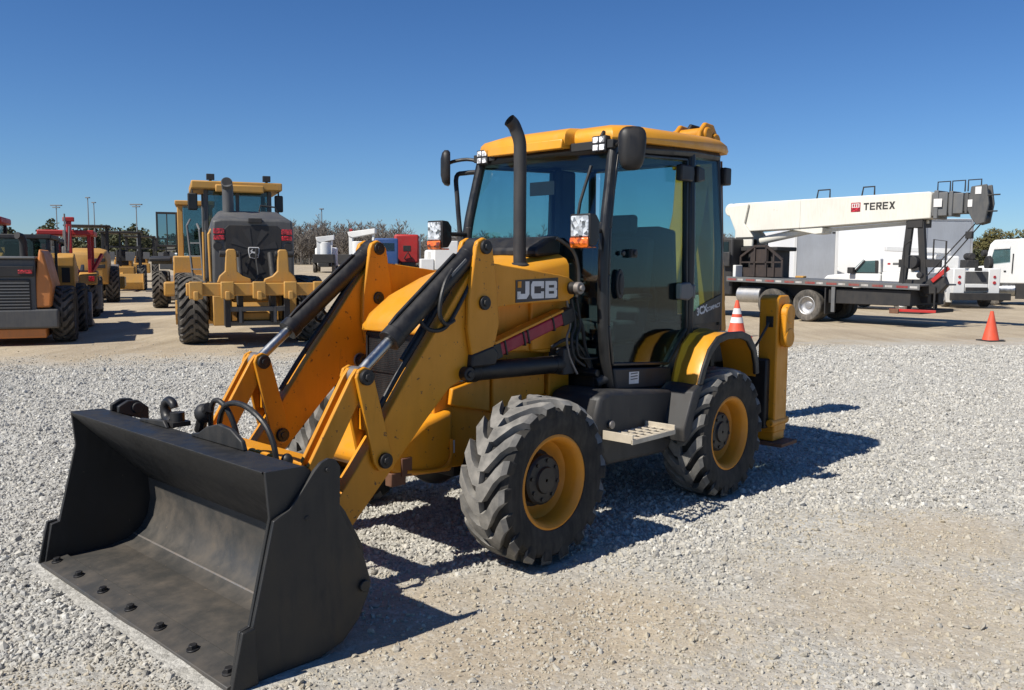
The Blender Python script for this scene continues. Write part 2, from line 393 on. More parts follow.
m = MB(); m.obox((3.34, -.5, .70), (3.34, .5, .70), .13, .07); m.build('cross_tube', 'yellow', BH, .01)

def cylinder(p0, p1, frac, r, rr, mb='blk'):
    p0, p1 = Vector(p0), Vector(p1); q = p0.lerp(p1, frac); d = (p1 - p0).normalized()
    m = MB(); m.cyl(p0 + d * .04, q, r, 24); m.cyl(q - d * .05, q + d * .015, r * 1.12, 24); m.cyl(p0 + d * .02, p0 + d * .10, r * 1.06, 24)
    m.cyl(p0 + Vector((0, -.045, 0)), p0 + Vector((0, .045, 0)), r * .95, 20)
    a = m.build('hydraulic_cylinder', mb, BH, .004)
    m = MB(); m.cyl(q, p1 - d * .02, rr, 18); m.build('rod', 'chrome', a)
    m = MB(); m.cyl(p1 + Vector((0, -.042, 0)), p1 + Vector((0, .042, 0)), rr * 1.75, 20); m.build('rod_eye', 'steel' if mb == 'blk' else 'yellow', a, .004)
    return a
for sd in (1, -1):
    c = cylinder((2.19, sd * .51, 1.87), (3.085, sd * .51, 1.165), .74, .060, .030)
    m = MB(); m.tube([(2.33, sd * .50, 1.815), (2.36, sd * .50, 1.825), (2.80, sd * .50, 1.478), (2.85, sd * .5, 1.43), (2.85, sd * .5, 1.40), (2.84, sd * .505, 1.375)], .010, 8)
    m.build('hard_pipe', 'blk', c)
    m = MB(); m.prism([(2.33, 1.80), (2.45, 1.705), (2.44, 1.693), (2.32, 1.788)], 'y', *sorted((sd * .565, sd * .572)));
    m.build('sticker', 'grey', c)
    cylinder((1.36, sd * .50, 1.09), (2.335, sd * .50, 1.115), .9, .060, .03)
    # hose loop under the dump cylinder
    m = MB(); m.tube([(2.42, sd * .55, 1.735), (2.50, sd * .575, 1.66), (2.545, sd * .585, 1.56), (2.55, sd * .585, 1.47), (2.50, sd * .58, 1.42), (2.43, sd * .575, 1.44)], .0125, 8, smooth=5); m.build('hydraulic_hose', 'hose', BH); m = MB()
    m.tube([(2.66, sd * .52, 1.46), (2.62, sd * .55, 1.40), (2.54, sd * .565, 1.385), (2.46, sd * .57, 1.43), (2.34, sd * .565, 1.58), (2.25, sd * .56, 1.71)], .0125, 8, smooth=5); m.build('hydraulic_hose', 'hose', BH); m = MB()
    m.tube([(2.27, sd * .50, 1.80), (2.42, sd * .50, 1.60), (2.60, sd * .50, 1.38), (2.80, sd * .50, 1.14), (2.93, sd * .50, .97)], .016, 8); m.build('hydraulic_hose', 'hose', BH); m = MB()
    m.tube([(2.25, sd * .48, 1.80), (2.40, sd * .475, 1.63), (2.58, sd * .475, 1.42), (2.75, sd * .475, 1.22)], .014, 8); m.build('hydraulic_hose', 'hose', BH); m = MB()
# red safety strut on the near side
m = MB()
p0, p1 = Vector((2.06, .525, 1.225)), Vector((1.40, .525, 1.405))
m.obox(p0, p1, .07, .085)
st = m.build('safety_strut', 'maroon', BH, .012)
m = MB(); d = (p1 - p0).normalized(); n = Vector((-d.z, 0, d.x)) * -1
n = Vector((.262, 0, .965)); m.obox(p0 + n * .056, p1 + n * .056, .085, .018); m.build('strut_rail', 'yellow', st, .004)
m = MB()
for t in (.12, .38, .44, .82): m.obox(p0.lerp(p1, t), p0.lerp(p1, t + .02), .085, .10); m.build('strap', 'blk', st, .004); m = MB()
m.obox(p0 - d * .05, p0 + d * .05, .08, .10); m.build('strut_end', 'blk', st, .006); m = MB(); m.obox(p1 - d * .02, p1 + d * .10, .08, .10)
m.build('strut_end', 'blk', st, .006)
# logo plate on the arm: three block letters on a grey panel
pl = MB(); pl.prism([(1.885, 1.525), (1.885, 1.668), (1.47, 1.682), (1.47, 1.540)], 'y', .5585, .5615); dec = pl.build('logo_panel', 'decal', BH)
def L2(m, x, z, w, h): m.box(x - w, x, .5612, .5645, z, z + h)
m = MB()
zb, hh, t = 1.548, .112, .033
def quad(m, pts): m.prism(pts, 'y', .5612, .5645)
X = 1.872      # J
quad(m, [(X - .075, zb + hh), (X - .112, zb + hh), (X - .112, zb + .03), (X - .085, zb), (X - .075, zb)]); quad(m, [(X, zb), (X - .0745, zb), (X - .0745, zb + t), (X - .01, zb + t)])
quad(m, [(X, zb + .0005), (X - .03, zb + t), (X - .03, zb + t + .015), (X, zb + t + .015)])
X = 1.742      # C
quad(m, [(X - .03, zb), (X - .125, zb), (X - .125, zb + t), (X - .03, zb + t)]); quad(m, [(X - .03, zb + hh - t), (X - .125, zb + hh - t), (X - .125, zb + hh), (X - .03, zb + hh)])
quad(m, [(X - .0295, zb), (X - .0295, zb + hh), (X - .015, zb + hh), (X, zb + hh - .022), (X, zb + .022), (X - .015, zb)])
quad(m, [(X - .098, zb + t + .0005), (X - .125, zb + t + .0005), (X - .125, zb + t + .012), (X - .098, zb + t + .012)]); quad(m, [(X - .098, zb + hh - t - .012), (X - .125, zb + hh - t - .012), (X - .125, zb + hh - t - .0005), (X - .098, zb + hh - t - .0005)])
X = 1.602      # B
quad(m, [(X, zb), (X - .034, zb), (X - .034, zb + hh), (X, zb + hh)])
for z0, z1 in ((zb, zb + .028), (zb + .046, zb + .068), (zb + hh - .026, zb + hh)): quad(m, [(X - .0345, z0), (X - .088, z0), (X - .088, z1), (X - .0345, z1)])
quad(m, [(X - .0885, zb), (X - .105, zb), (X - .118, zb + .012), (X - .118, zb + .05), (X - .11, zb + .0575), (X - .0885, zb + .0575)])
quad(m, [(X - .0885, zb + .058), (X - .11, zb + .058), (X - .116, zb + .066), (X - .116, zb + hh - .01), (X - .106, zb + hh), (X - .0885, zb + hh)])
m.build('logo_letters', 'decalw', dec)
m = MB(); quad(m, [(1.868, 1.620), (1.836, 1.6215), (1.836, 1.661), (1.868, 1.660)]); m.build('logo_square', 'yellow', dec)
# hoses and steel pipes between bonnet and cab
m = MB()
for k, (yo, xo) in enumerate(((0, 0), (.02, .03), (.045, .055))):
    m.tube([(1.33 - xo, .52 + yo, 1.53), (1.30 - xo, .53 + yo, 1.36), (1.36 - xo, .55 + yo, 1.27), (1.34 - xo, .56 + yo, 1.14), (1.28 - xo * (1 + k), .58 + yo, 1.02 + .05 * k)], .0085, 8, smooth=5); m.build('steel_pipe', ('steel', 'dkgrey', 'hose')[k], BH); m = MB()
m = MB()
m.tube([(1.46, .50, 1.21), (1.36, .54, 1.26), (1.25, .56, 1.22), (1.16, .58, 1.1), (1.10, .60, .98), (1.06, .62, .93)], .013, 8, smooth=5); m.build('hydraulic_hose', 'hose', BH); m = MB()
m.tube([(1.42, .50, 1.17), (1.30, .54, 1.21), (1.18, .56, 1.12), (1.13, .60, 1.0)], .013, 8, smooth=5); m.build('hydraulic_hose', 'hose', BH); m = MB()
m.tube([(1.28, .48, 1.5), (1.2, .54, 1.38), (1.17, .56, 1.2), (1.12, .58, 1.05)], .013, 8, smooth=5); m.build('hydraulic_hose', 'hose', BH); m = MB()
m.tube([(1.30, .40, 1.95), (1.2, .47, 1.86), (1.17, .5, 1.7), (1.2, .5, 1.5)], .013, 8, smooth=5); m.build('hydraulic_hose', 'hose', BH); m = MB()
m = MB(); m.cyl((1.1, .62, 1.0), (1.1, .62, .92), .03, 12); m.build('hose_fitting', 'dkgrey', BH, .004); m = MB(); m.cyl((1.06, .68, .985), (1.15, .64, .955), .035, 14); m.build('hose_fitting', 'dkgrey', BH, .004); m = MB(); m.box(1.28, 1.40, .42, .56, 1.02, 1.2)
m.build('valve_block', 'dkgrey', BH, .008)

# --- bucket
SH = [(4.172, .004), (4.172, .018), (4.03, .030), (3.80, .036), (3.68, .060), (3.60, .115), (3.555, .19), (3.535, .29), (3.545, .42), (3.98, .868), (3.992, .890), (3.79, .884), (3.60, .64), (3.50, .46), (3.485, .28), (3.52, .15), (3.62, .055), (3.78, .006)]
m = MB(); m.mi = 1; nS = len(SH); HB = 1.060
A = [m.v((x, -HB, z)) for x, z in SH]; B = [m.v((x, HB, z)) for x, z in SH]
for i in range(nS):
    m.mi = 1 if 1 <= i <= 7 else 0
    m.f((A[i], A[(i + 1) % nS], B[(i + 1) % nS], B[i]))
m.mi = 0
BK = m.build('bucket', ['bucket', 'bucketin'], BH, .004, sharp=28)
SIDE = [(3.985, .891), (3.79, .886), (3.70, .80), (3.58, .64), (3.485, .46), (3.465, .28), (3.505, .14), (3.60, .045), (3.76, .004), (4.09, .004), (4.165, .004), (4.12, .24), (4.075, .25), (3.968, .69)]
WEAR = [(3.93, .695), (3.885, .715), (3.82, .785), (3.755, .862), (3.72, .892), (3.68, .905), (3.645, .895), (3.62, .86), (3.625, .66), (3.49, .40), (3.455, .28), (3.475, .22), (3.53, .12), (3.62, .04), (3.76, .006), (4.08, .006), (4.155, .006), (4.118, .238), (4.072, .246), (3.962, .68)]
for sd in (1, -1):
    m = MB(); m.prism(SIDE, 'y', *sorted((sd * 1.0605, sd * 1.078))); m.build('side_plate', 'bucket', BK, .003)
    m = MB(); m.prism(WEAR, 'y', *sorted((sd * 1.0785, sd * 1.100))); m.cyl((3.50, sd * 1.07, .275), (3.50, sd * 1.118, .275), .028, 16); m.cyl((3.69, sd * 1.07, .855), (3.69, sd * 1.108, .855), .012, 10)
    m.cyl((3.80, sd * 1.07, .66), (3.80, sd * 1.104, .66), .012, 10); m.build('wear_plate', 'bucket', BK, .004)
    m = MB(); m.prism([(4.072, .255), (4.13, .25), (4.185, .008), (4.06, .008)], 'y', *sorted((sd * 1.101, sd * 1.122))); m.build('side_cutter', 'bucket', BK, .004)
m = MB(); m.prism([(4.185, .002), (4.18, .020), (4.045, .046), (4.04, .030)], 'y', -1.075, 1.075); m.build('cutting_edge', 'bucketin', BK, .003)
for y in (-1.0, -.67, -.34, 0, .33, .66, .98):
    m = MB(); m.cyl((4.118, y, .028), (4.121, y, .056), .020, 6); m.cyl((4.118, y, .02), (4.12, y, .038), .03, 12); m.build('bolt', 'blk', BK, .002)
m = MB(); m.tube([(3.645, -1.055, .079), (3.645, 1.055, .079)], .007, 8); m.build('weld_seam', 'steel', BK)
m = MB(); m.prism([(4.045, .036), (4.03, .041), (3.74, .049), (3.73, .042)], 'y', -.98, .98); m.build('floor_liner', 'bucketin', BK, .002)
# lugs, hook and hose guides on the bucket's top edge
m = MB()
m.prism([(3.80, .885), (3.70, .885), (3.62, .82), (3.62, .9), (3.68, .95), (3.74, .955), (3.80, .925)], 'y', -.97, -.94); m.prism([(3.80, .885), (3.62, .82), (3.62, .9), (3.68, .95), (3.74, .955), (3.80, .925)], 'y', -.87, -.84)
m.cyl((3.69, -.985, .905), (3.69, -.83, .905), .034, 16); m.build('hinge_lug', 'bucket', BK, .006); m = MB()
m.prism([(.10, .886), (.62, .886), (.60, .93), (.50, .975), (.38, .985), (.26, .955), (.18, .915), (.10, .90)], 'x', 3.80, 3.825); m.build('lug', 'bucket', BK, .006); m = MB()
m.prism([(-.52, .886), (-.18, .886), (-.22, .925), (-.50, .902)], 'x', 3.80, 3.822)
m.build('lug', 'bucket', BK, .006)
m = MB(); m.tube([(3.74, -.27, .895), (3.74, -.33, .91), (3.74, -.36, .95), (3.74, -.352, .99), (3.74, -.31, 1.012), (3.74, -.268, 1.0), (3.74, -.256, .98)], [.034, .021], 14, smooth=5); m.box(3.69, 3.79, -.34, -.17, .886, .912); m.cyl((3.74, -.22, .90), (3.74, -.22, .96), .038, 14)
m.build('lifting_hook', 'blk', BK, .004)
m = MB(); m.tube([(3.66, -.13, .86), (3.66, -.08, .96), (3.66, -.02, 1.0)], .03, 10); m.blob((3.66, -.08, .96), (.05, .05, .055)); m.build('coupling', 'blk', BK); m = MB(); m.blob((3.58, .60, .80), (.03, .03, .035)); m.build('coupling', 'blk', BK)
for pts in ([(3.62, -.06, .80), (3.64, -.045, .92), (3.65, .0, 1.02), (3.65, .06, 1.045), (3.64, .13, 1.01), (3.62, .17, .92), (3.60, .18, .80)],
            [(3.62, .03, .80), (3.64, .05, .92), (3.65, .13, 1.02), (3.66, .26, 1.055), (3.66, .40, 1.04), (3.65, .53, .97), (3.64, .585, .87), (3.63, .59, .76)]):
    m = MB(); m.tube(pts, .0145, 10, smooth=6); m.build('hydraulic_hose', 'hose', BK)

# ------------------------------------------------------------------ cab
m = MB()
for sd in (1, -1):
    m.tube([(.985, sd * .640, 2.60), (1.055, sd * .662, 2.3), (1.115, sd * .676, 2.02), (1.135, sd * .682, 1.7), (1.13, sd * .682, 1.35), (1.09, sd * .68, 1.08), (1.03, sd * .675, .90)], .040, 10, smooth=3)
    m.tube([(.045, sd * .690, .95), (.04, sd * .69, 1.9), (.03, sd * .665, 2.62)], .042, 8)
    m.tube([(-.46, sd * .66, 1.28), (-.46, sd * .655, 1.9), (-.42, sd * .63, 2.64)], .036, 8)
    m.tube([(.98, sd * .640, 2.575), (.03, sd * .665, 2.63), (-.42, sd * .63, 2.64)], .045, 8)
    m.prism([(1.06, 1.0), (1.03, .87), (.05, .84), (-.46, 1.16), (-.50, 1.33), (-.05, 1.31), (.10, 1.20), (.30, .98)], 'y', *sorted((sd * .60, sd * .672)))
m.tube([(.985, -.64, 2.575), (.985, .64, 2.575)], .05, 8); m.tube([(-.44, -.63, 2.64), (-.44, .63, 2.64)], .045, 8)
m.box(-.48, 1.05, -.6, .6, .86, .93); m.box(1.06, 1.12, -.6, .6, .85, 1.02); m.box(-.50, -.44, -.62, .62, .93, 1.35)
m.tube([(1.15, -.66, 1.02), (1.15, .66, 1.02)], .03, 8)
CAB = m.build('cab_frame', 'pillar', BH, .006)
# roof
def roof_ring(inset, z0, tilt):
    o = [(1.10, .30), (1.10, -.42), (1.02, -.62), (.86, -.725), (-.34, -.735), (-.58, -.64), (-.68, -.40), (-.68, .40), (-.58, .64), (-.34, .735), (.86, .735), (1.0, .64), (1.0, .31)]
    return [(x * (1 - inset * .9) + .2 * inset * .9, y * (1 - inset), z0 + tilt * (1 - max(0, min(1, (x + .68) / 1.8)))) for x, y in o]
m = MB()
rs = [roof_ring(.05, 2.615, .065), roof_ring(0, 2.612, .065), roof_ring(-.012, 2.64, .065), roof_ring(0, 2.685, .06), roof_ring(.03, 2.712, .055), roof_ring(.14, 2.745, .05), roof_ring(.4, 2.775, .03), roof_ring(.8, 2.785, .01)]
m.rings(rs)
RF = m.build('roof', 'hood', BH, .004, sharp=50)
m = MB(); m.prism([(1.135, 2.585), (1.125, 2.655), (.98, 2.66), (.98, 2.60)], 'y', -.44, .295); m.build('roof_visor', 'hood', RF, .008)
m = MB(); m.box(.955, 1.045, .30, .68, 2.565, 2.625); m.box(.955, 1.045, -.68, -.45, 2.565, 2.625); m.prism([(.97, 2.585), (-.4, 2.645), (-.4, 2.625), (.97, 2.565)], 'y', -.60, .60)
m.build('headliner', 'inter', RF, .006)
# glass
m = MB()
def sheet(m, grid, th):
    """curved pane from rows of points with thickness along x or y"""
    th = Vector(th); r = len(grid); c = len(grid[0])
    A = [[m.v(p) for p in row] for row in grid]; B = [[m.v(Vector(p) + th) for p in row] for row in grid]
    for i in range(r - 1):
        for j in range(c - 1):
            m.f((A[i][j], A[i][j + 1], A[i + 1][j + 1], A[i + 1][j])); m.f((B[i][j], B[i + 1][j], B[i + 1][j + 1], B[i][j + 1]))
    edge = [(0, j) for j in range(c)] + [(i, c - 1) for i in range(1, r)] + [(r - 1, j) for j in range(c - 2, -1, -1)] + [(i, 0) for i in range(r - 2, 0, -1)]
    for (a, b), (c2, d) in zip(edge, edge[1:] + edge[:1]): m.f((A[a][b], A[c2][d], B[c2][d], B[a][b]))
def bow(y): return .05 * (1 - (y / .65) ** 2)
sheet(m, [[(x + bow(y), y * w, z) for y in [-.65 + i * .13 for i in range(11)]] for x, z, w in ((.985, 2.555, .94), (1.06, 2.3, .97), (1.12, 2.02, .99), (1.14, 1.7, 1), (1.135, 1.35, 1), (1.10, 1.06, 1))], (-.006, 0, 0))
m.build('windscreen', 'cabglass', BH, sharp=60)
QG = [(-.02, 2.60), (-.40, 2.615), (-.44, 1.9), (-.455, 1.35), (-.02, 1.32)]
DG = [(.985, 2.53), (1.05, 2.28), (1.10, 2.02), (1.12, 1.7), (1.11, 1.35), (1.06, 1.08), (.36, 1.03), (.11, 1.28), (.10, 2.57)]
for sd in (1, -1):
    m = MB()
    def ys(z): return .690 - .035 * max(0, (z - 1.9) / .7)
    A = [m.v((x, sd * ys(z), z)) for x, z in QG]; B = [m.v((x, sd * (ys(z) - .006), z)) for x, z in QG]
    m.f(A); m.f(B[::-1]); [m.f((A[i], A[(i + 1) % 5], B[(i + 1) % 5], B[i])) for i in range(5)]
    m.build('rear_quarter_window', 'sideglass', BH)
    m = MB(); m.prism([(-.02, 1.30), (-.02, 1.40), (-.12, 1.455), (-.455, 1.535), (-.46, 1.31)], 'y', *sorted((sd * .692, sd * .698))); m.build('window_band', 'pillar', BH, .002)
    # door
    m = MB(); P = [(x, sd * (ys(z) + .012), z) for x, z in DG]
    for a, b in zip(P, P[1:] + P[:1]): m.obox(a, b, .022, .045, (0, sd, 0))
    D = m.build('door', 'pillar', BH, .006)
    m = MB(); n = len(DG); A = [m.v((x, sd * (ys(z) + .010), z)) for x, z in DG]; B = [m.v((x, sd * (ys(z) + .004), z)) for x, z in DG]
    m.f(A); m.f(B[::-1]); [m.f((A[i], A[(i + 1) % n], B[(i + 1) % n], B[i])) for i in range(n)]
    m.build('door_window', 'sideglass', D)
    m = MB(); m.prism([(1.05, 1.05), (1.02, .895), (.30, .855), (.33, 1.00)], 'y', *sorted((sd * .68, sd * .725))); m.build('door_panel', 'dkgrey', D, .012)
    if sd > 0:
        m = MB(); q = [(.985 + .045 * math.cos(a), 1.635 + .105 * math.sin(a)) for a in [k * PI / 10 for k in range(20)]]; m.prism(q, 'y', .704, .722)
        q2 = [(.985 + .022 * math.cos(a), 1.635 + .075 * math.sin(a)) for a in [k * PI / 10 for k in range(20)]]; m.prism(q2, 'y', .716, .730); m.build('handle', 'blk', D, .006)
        m = MB(); m.box(.80, .87, .70, .73, 1.82, 1.88); m.cyl((.835, .73, 1.85), (.835, .745, 1.85), .022, 14); m.build('latch', 'dkgrey', D, .006); m = MB(); m.cyl((.95, .70, 1.85), (.95, .722, 1.85), .018, 12); m.build('lock', 'dkgrey', D, .006)
        m = MB(); m.prism([(.27, 2.52), (.10, 2.52), (.08, 2.47), (.10, 2.40), (.27, 2.40)], 'y', .69, .745); m.prism([(.03, 2.53), (-.07, 2.51), (-.08, 2.42), (.03, 2.40)], 'y', .70, .74); m.build('upper_hinge', 'blk', D, .012)
        m = MB(); m.prism([(.25, 1.63), (.12, 1.64), (.07, 1.60), (.07, 1.53), (.13, 1.50), (.25, 1.51)], 'y', .70, .75); m.box(.02, .06, .70, .74, 1.51, 1.62); m.build('lower_hinge', 'grey', D, .012)
        m = MB(); m.prism([(.872, 1.010), (.752, 1.004), (.754, .918), (.874, .924)], 'y', .7255, .7275); stk = m.build('sticker', 'decalw', D)
        m = MB()
        for z in (.995, .975, .955): m.box(.77, .855, .7275, .7285, z - .004, z + .004)
        m.build('sticker_print', 'grey', stk)
    # mirrors and headlights
    m = MB(); m.tube([(1.0, sd * .66, 2.58), (1.04, sd * .76, 2.60), (1.10, sd * .86, 2.585), (1.13, sd * .90, 2.56)], .014, 8, smooth=3); MI = m.build('mirror', 'blk', BH)
    m = MB(); rs = []
    for xo, k in ((-.035, .90), (-.02, 1.0), (.01, .97), (.03, .8), (.042, .45)):
        ring = []
        for i in range(24):
            a = 2 * PI * i / 24; cx = abs(math.cos(a)) ** .6 * (1 if math.cos(a) > 0 else -1); cz = abs(math.sin(a)) ** .6 * (1 if math.sin(a) > 0 else -1)
            yy = cx * .095 * k * (1 + .12 * cz); zz = cz * .142 * k
            dx, dy = math.cos(R_(45)), math.sin(R_(45)) * sd
            ring.append((1.135 + xo * dx - yy * dy * .9, sd * .905 + yy * dx + xo * dy, 2.535 + zz + xo * .15))
        rs.append(ring)
    m.rings(rs); m.build('mirror_housing', 'blk', MI, sharp=50)
    HL = (1.395, sd * .71, 1.995)
    m = MB(); m.tube([(1.12, sd * .66, 2.0), (1.3, sd * .69, 2.0), (1.36, sd * .7, 2.0)], .018, 8); m.tube([(1.12, sd * .66, 2.06), (1.12, sd * .66, 1.94)], .03, 8)
    ang = Matrix.Translation(HL) @ Matrix.Rotation(R_(0), 4, 'Z')
    m.T = ang; m.prism([(.035, .105), (.035, -.105), (-.03, -.10), (-.065, -.05), (-.065, .06), (-.03, .1)], 'y', -.085, .085); H = m.build('headlight', 'blk', BH, .014)
    m = MB(); m.T = ang; m.box(.033, .046, -.072, .072, -.045, .092); m.build('lens', 'lens', H, .008)
    m = MB(); m.T = ang; m.prism([(.05, -.05), (.055, -.088), (.04, -.118), (-.05, -.118), (-.05, -.106), (.034, -.106), (.036, -.05)], 'y', -.075, .075); m.build('indicator', 'amber', H, .006)
    # work lights
    m = MB(); m.box(1.0, 1.06, sd * .57 - .06, sd * .57 + .06, 2.545, 2.655); m.tube([(1.03, sd * .57, 2.65), (1.0, sd * .57, 2.69)], .015, 8); W_ = m.build('work_light', 'blk', BH, .008)
    m = MB()
    for dy in (-.028, .028):
        for dz in (-.026, .026): m.box(1.058, 1.066, sd * .57 + dy - .023, sd * .57 + dy + .023, 2.60 + dz - .02, 2.60 + dz + .02)
    m.build('lens', 'ledlens', W_, .004)
    # fender
    FP = [(.415, .895), (.36, 1.02), (.28, 1.15), (.16, 1.235), (.02, 1.26), (-.2, 1.255), (-.32, 1.22), (-.42, 1.12), (-.47, 1.0), (-.485, .90)]
    m = MB(); n = len(FP)
    def fz(z, y): return z - .035 * max(0, (abs(y) - .86) / .16) ** 2 + .03 * max(0, (.76 - abs(y)) / .1)
    rows = []
    for y in (.715, .76, .82, .88, .95, .99, 1.01): rows.append([(x * (1 - .03 * max(0, (y - .9) / .1)) - (.10 * max(0, (.95 - y) / .235) if x > -.1 else 0), sd * y, fz(z, y) if z > 1.0 else z) for x, z in FP])
    sheet(m, rows, (0, 0, -.02)); F_ = m.build('rear_fender', 'hood', BH, sharp=50)
    m = MB(); out = [(x * 1.02, z + .006) for x, z in FP]; inn = [(x * .90, .9 + (z - .9) * .86) for x, z in FP]
    m.prism(out + inn[::-1], 'y', *sorted((sd * 1.004, sd * 1.032))); m.build('fender_lip', 'blk', F_, .008)
    m = MB(); m.prism([(.42, .90), (.50, .86), (.62, .60), (.60, .50), (.54, .52), (.47, .70), (.36, .90)], 'y', *sorted((sd * .74, sd * 1.03))); m.build('mud_flap', 'dkgrey', F_, .012)
    # tank and step
    m = MB(); m.prism([(1.42, .74), (1.36, .90), (1.25, .925), (.50, .86), (.44, .80), (.50, .44), (.58, .40), (1.28, .42), (1.38, .52)], 'y', *sorted((sd * .42, sd * .85)))
    m.build('fuel_tank', 'dkgrey', BH, .03, seg=3)
    m = MB(); zs = .645
    for a in range(7): m.box(1.34 - a * .0785 - .012, 1.34 - a * .0785, *sorted((sd * .862, sd * 1.09)), zs - .012, zs)
    for b in range(4): m.box(.857, 1.34, *sorted((sd * (.868 + b * .066), sd * (.886 + b * .066))), zs - .014, zs - .002)
    m.box(1.340, 1.352, *sorted((sd * .86, sd * 1.10)), zs - .03, zs + .03); m.box(.845, .857, *sorted((sd * .86, sd * 1.10)), zs - .03, zs + .03); m.box(.845, 1.352, *sorted((sd * 1.088, sd * 1.102)), zs - .035, zs - .002)
    m.build('step', 'beige', BH, .002)
    m = MB(); m.cyl((1.26, sd * .85, .70), (1.26, sd * .875, .70), .028, 16); m.build('tank_cap', 'steel', BH, .004)
# right-hand guard rail by the bonnet
m = MB(); m.tube([(.97, -.66, 2.50), (1.0, -.82, 2.50), (1.06, -.86, 2.47), (1.09, -.82, 2.3), (1.12, -.76, 2.05), (1.14, -.70, 1.85)], .019, 10, smooth=4); m.build('grab_rail', 'blk', BH)
# rear window frame and pane
m = MB(); m.prism([(-.60, 1.36), (.60, 1.36), (.58, 2.60), (-.58, 2.60)], 'x', -.478, -.472); m.build('rear_window', 'sideglass', BH)
m = MB(); m.tube([(1.175, .44, 1.86), (1.15, .485, 2.2), (1.09, .53, 2.45)], .012, 6); m.build('wiper', 'blk', BH)
# interior
m = MB(); m.box(-.02, .42, -.25, .25, 1.15, 1.32); m.prism([(-.02, 1.25), (.12, 1.28), (.02, 2.0), (-.12, 1.98)], 'y', -.27, .27); m.prism([(-.06, 2.02), (.04, 2.02), (.02, 2.18), (-.06, 2.18)], 'y', -.14, .14); m.box(.05, .35, -.2, .2, .93, 1.15)
for sd in (1, -1): m.box(.0, .34, sd * .30 - .04, sd * .30 + .04, 1.48, 1.54)
m.build('seat', 'seat', BH, .04, seg=3)
m = MB(); m.obox((.95, 0, .95), (.78, 0, 1.62), .1, .1); rs = []
c0 = Vector((.74, 0, 1.68)); ax = Vector((-.35, 0, .93)).normalized(); u = Vector((0, 1, 0)); w = ax.cross(u)
m.tube([c0 + (u * math.cos(a) + w * math.sin(a)) * .19 for a in [k * PI / 14 for k in range(29)]], .015, 8)
for a in (.5, 2.6, 4.7): m.tube([c0, c0 + (u * math.cos(a) + w * math.sin(a)) * .19], .012, 6)
m.build('steering_wheel', 'inter', BH, .004)
m = MB(); m.prism([(1.12, 1.0), (1.12, 1.72), (1.0, 1.78), (.86, 1.62), (.94, 1.0)], 'y', -.56, .30); m.box(.35, .92, -.58, -.40, .95, 1.42); m.tube([(.3, -.42, 1.42), (.3, -.42, 1.66)], .014, 6); m.box(-.44, -.2, -.55, .55, .95, 1.3)
m.tube([(-.25, .2, 1.3), (-.2, .2, 1.7)], .014, 6); m.tube([(-.25, -.2, 1.3), (-.2, -.2, 1.7)], .014, 6)
m.build('console', 'inter', BH, .02)
m = MB(); m.prism([(1.02, .95), (1.02, 1.72), (.66, 1.78), (.46, 1.98), (.1, 2.04), (-.42, 1.98), (-.42, .95)], 'y', -.645, -.60); m.box(-.10, .10, -.64, -.56, 1.8, 2.58); m.build('side_trim', 'inter', BH, .02)
m = MB(); m.prism([(-.58, 1.33), (.30, 1.33), (.26, 2.06), (.10, 2.10), (-.58, 2.10)], 'x', -.44, -.40); m.build('dark_rear_panel', 'inter', BH, .02)  # dark panel added to darken the view out through the rear window
m = MB(); m.prism([(.99, 2.28), (1.0, 2.28), (1.0, 2.38), (.99, 2.38)], 'y', -.12, .12); m.build('sun_visor', 'inter', BH)
# model lettering on the rear quarter window band
text_mesh('model_lettering', '3CX', .085, 'decalw', BH, (-.07, .6985, 1.372), (-1, 0, .17), (0, 0, 1), .001, .003)
text_mesh('model_lettering', 'COMPACT', .045, 'decalw', BH, (-.22, .6985, 1.400), (-1, 0, .17), (0, 0, 1), .001, .001)

# ------------------------------------------------------------------ rear end: kingpost, boom, dipper, stabilisers
m = MB(); m.box(-.92, -.40, -.42, .42, .46, .95); m.box(-1.02, -.88, -.90, .90, .38, .98); m.box(-.9, -.45, -.6, .6, .95, 1.16)
m.build('rear_frame', 'blk', BH, .015)
BX = -.55
m = MB(); m.box(-1.22, -1.02, BX - .2, BX + .2, .42, .95); m.cyl((-1.2, BX, .36), (-1.2, BX, 1.02), .09, 18); m.build('kingpost', 'yellow', BH, .02)
m = MB()
BP = [(-1.16, .62), (-1.30, .55), (-1.80, 1.4), (-2.08, 2.3), (-2.22, 2.95), (-2.18, 3.10), (-2.02, 3.16), (-1.88, 3.05), (-1.80, 2.3), (-1.52, 1.5), (-1.18, .9)]
m.prism(BP, 'y', BX - .11, BX + .11)
BM = m.build('boom', 'yellow', BH, .02)
m = MB()
for ya, yb in ((-.17, -.12), (.12, .17)): m.prism([(-2.26, 2.80), (-1.88, 2.75), (-1.82, 2.95), (-1.86, 3.12), (-1.97, 3.22), (-2.12, 3.21), (-2.26, 3.05)], 'y', BX + ya, BX + yb)
m.cyl((-1.98, BX - .22, 3.10), (-1.98, BX + .20, 3.10), .07, 18); m.cyl((-2.14, BX - .22, 3.04), (-2.14, BX + .2, 3.04), .08, 18); m.build('knuckle', 'yellow', BM, .015)
m = MB(); m.tube([(-1.95, BX - .06, 3.10), (-2.02, BX - .04, 3.20), (-2.1, BX, 3.18)], .03, 10); m.build('boom_pin', 'blk', BM, .004)
m = MB(); m.prism([(-2.20, 3.08), (-2.08, 3.0), (-2.42, 1.0), (-2.58, .95), (-2.62, 1.08), (-2.36, 3.0)], 'y', BX - .1, BX + .1); m.build('dipper', 'yellow', BH, .015)
m = MB(); m.box(-.56, -.46, .60, .70, 2.42, 2.56); m.build('rear_lamp', 'blk', BH, .012)
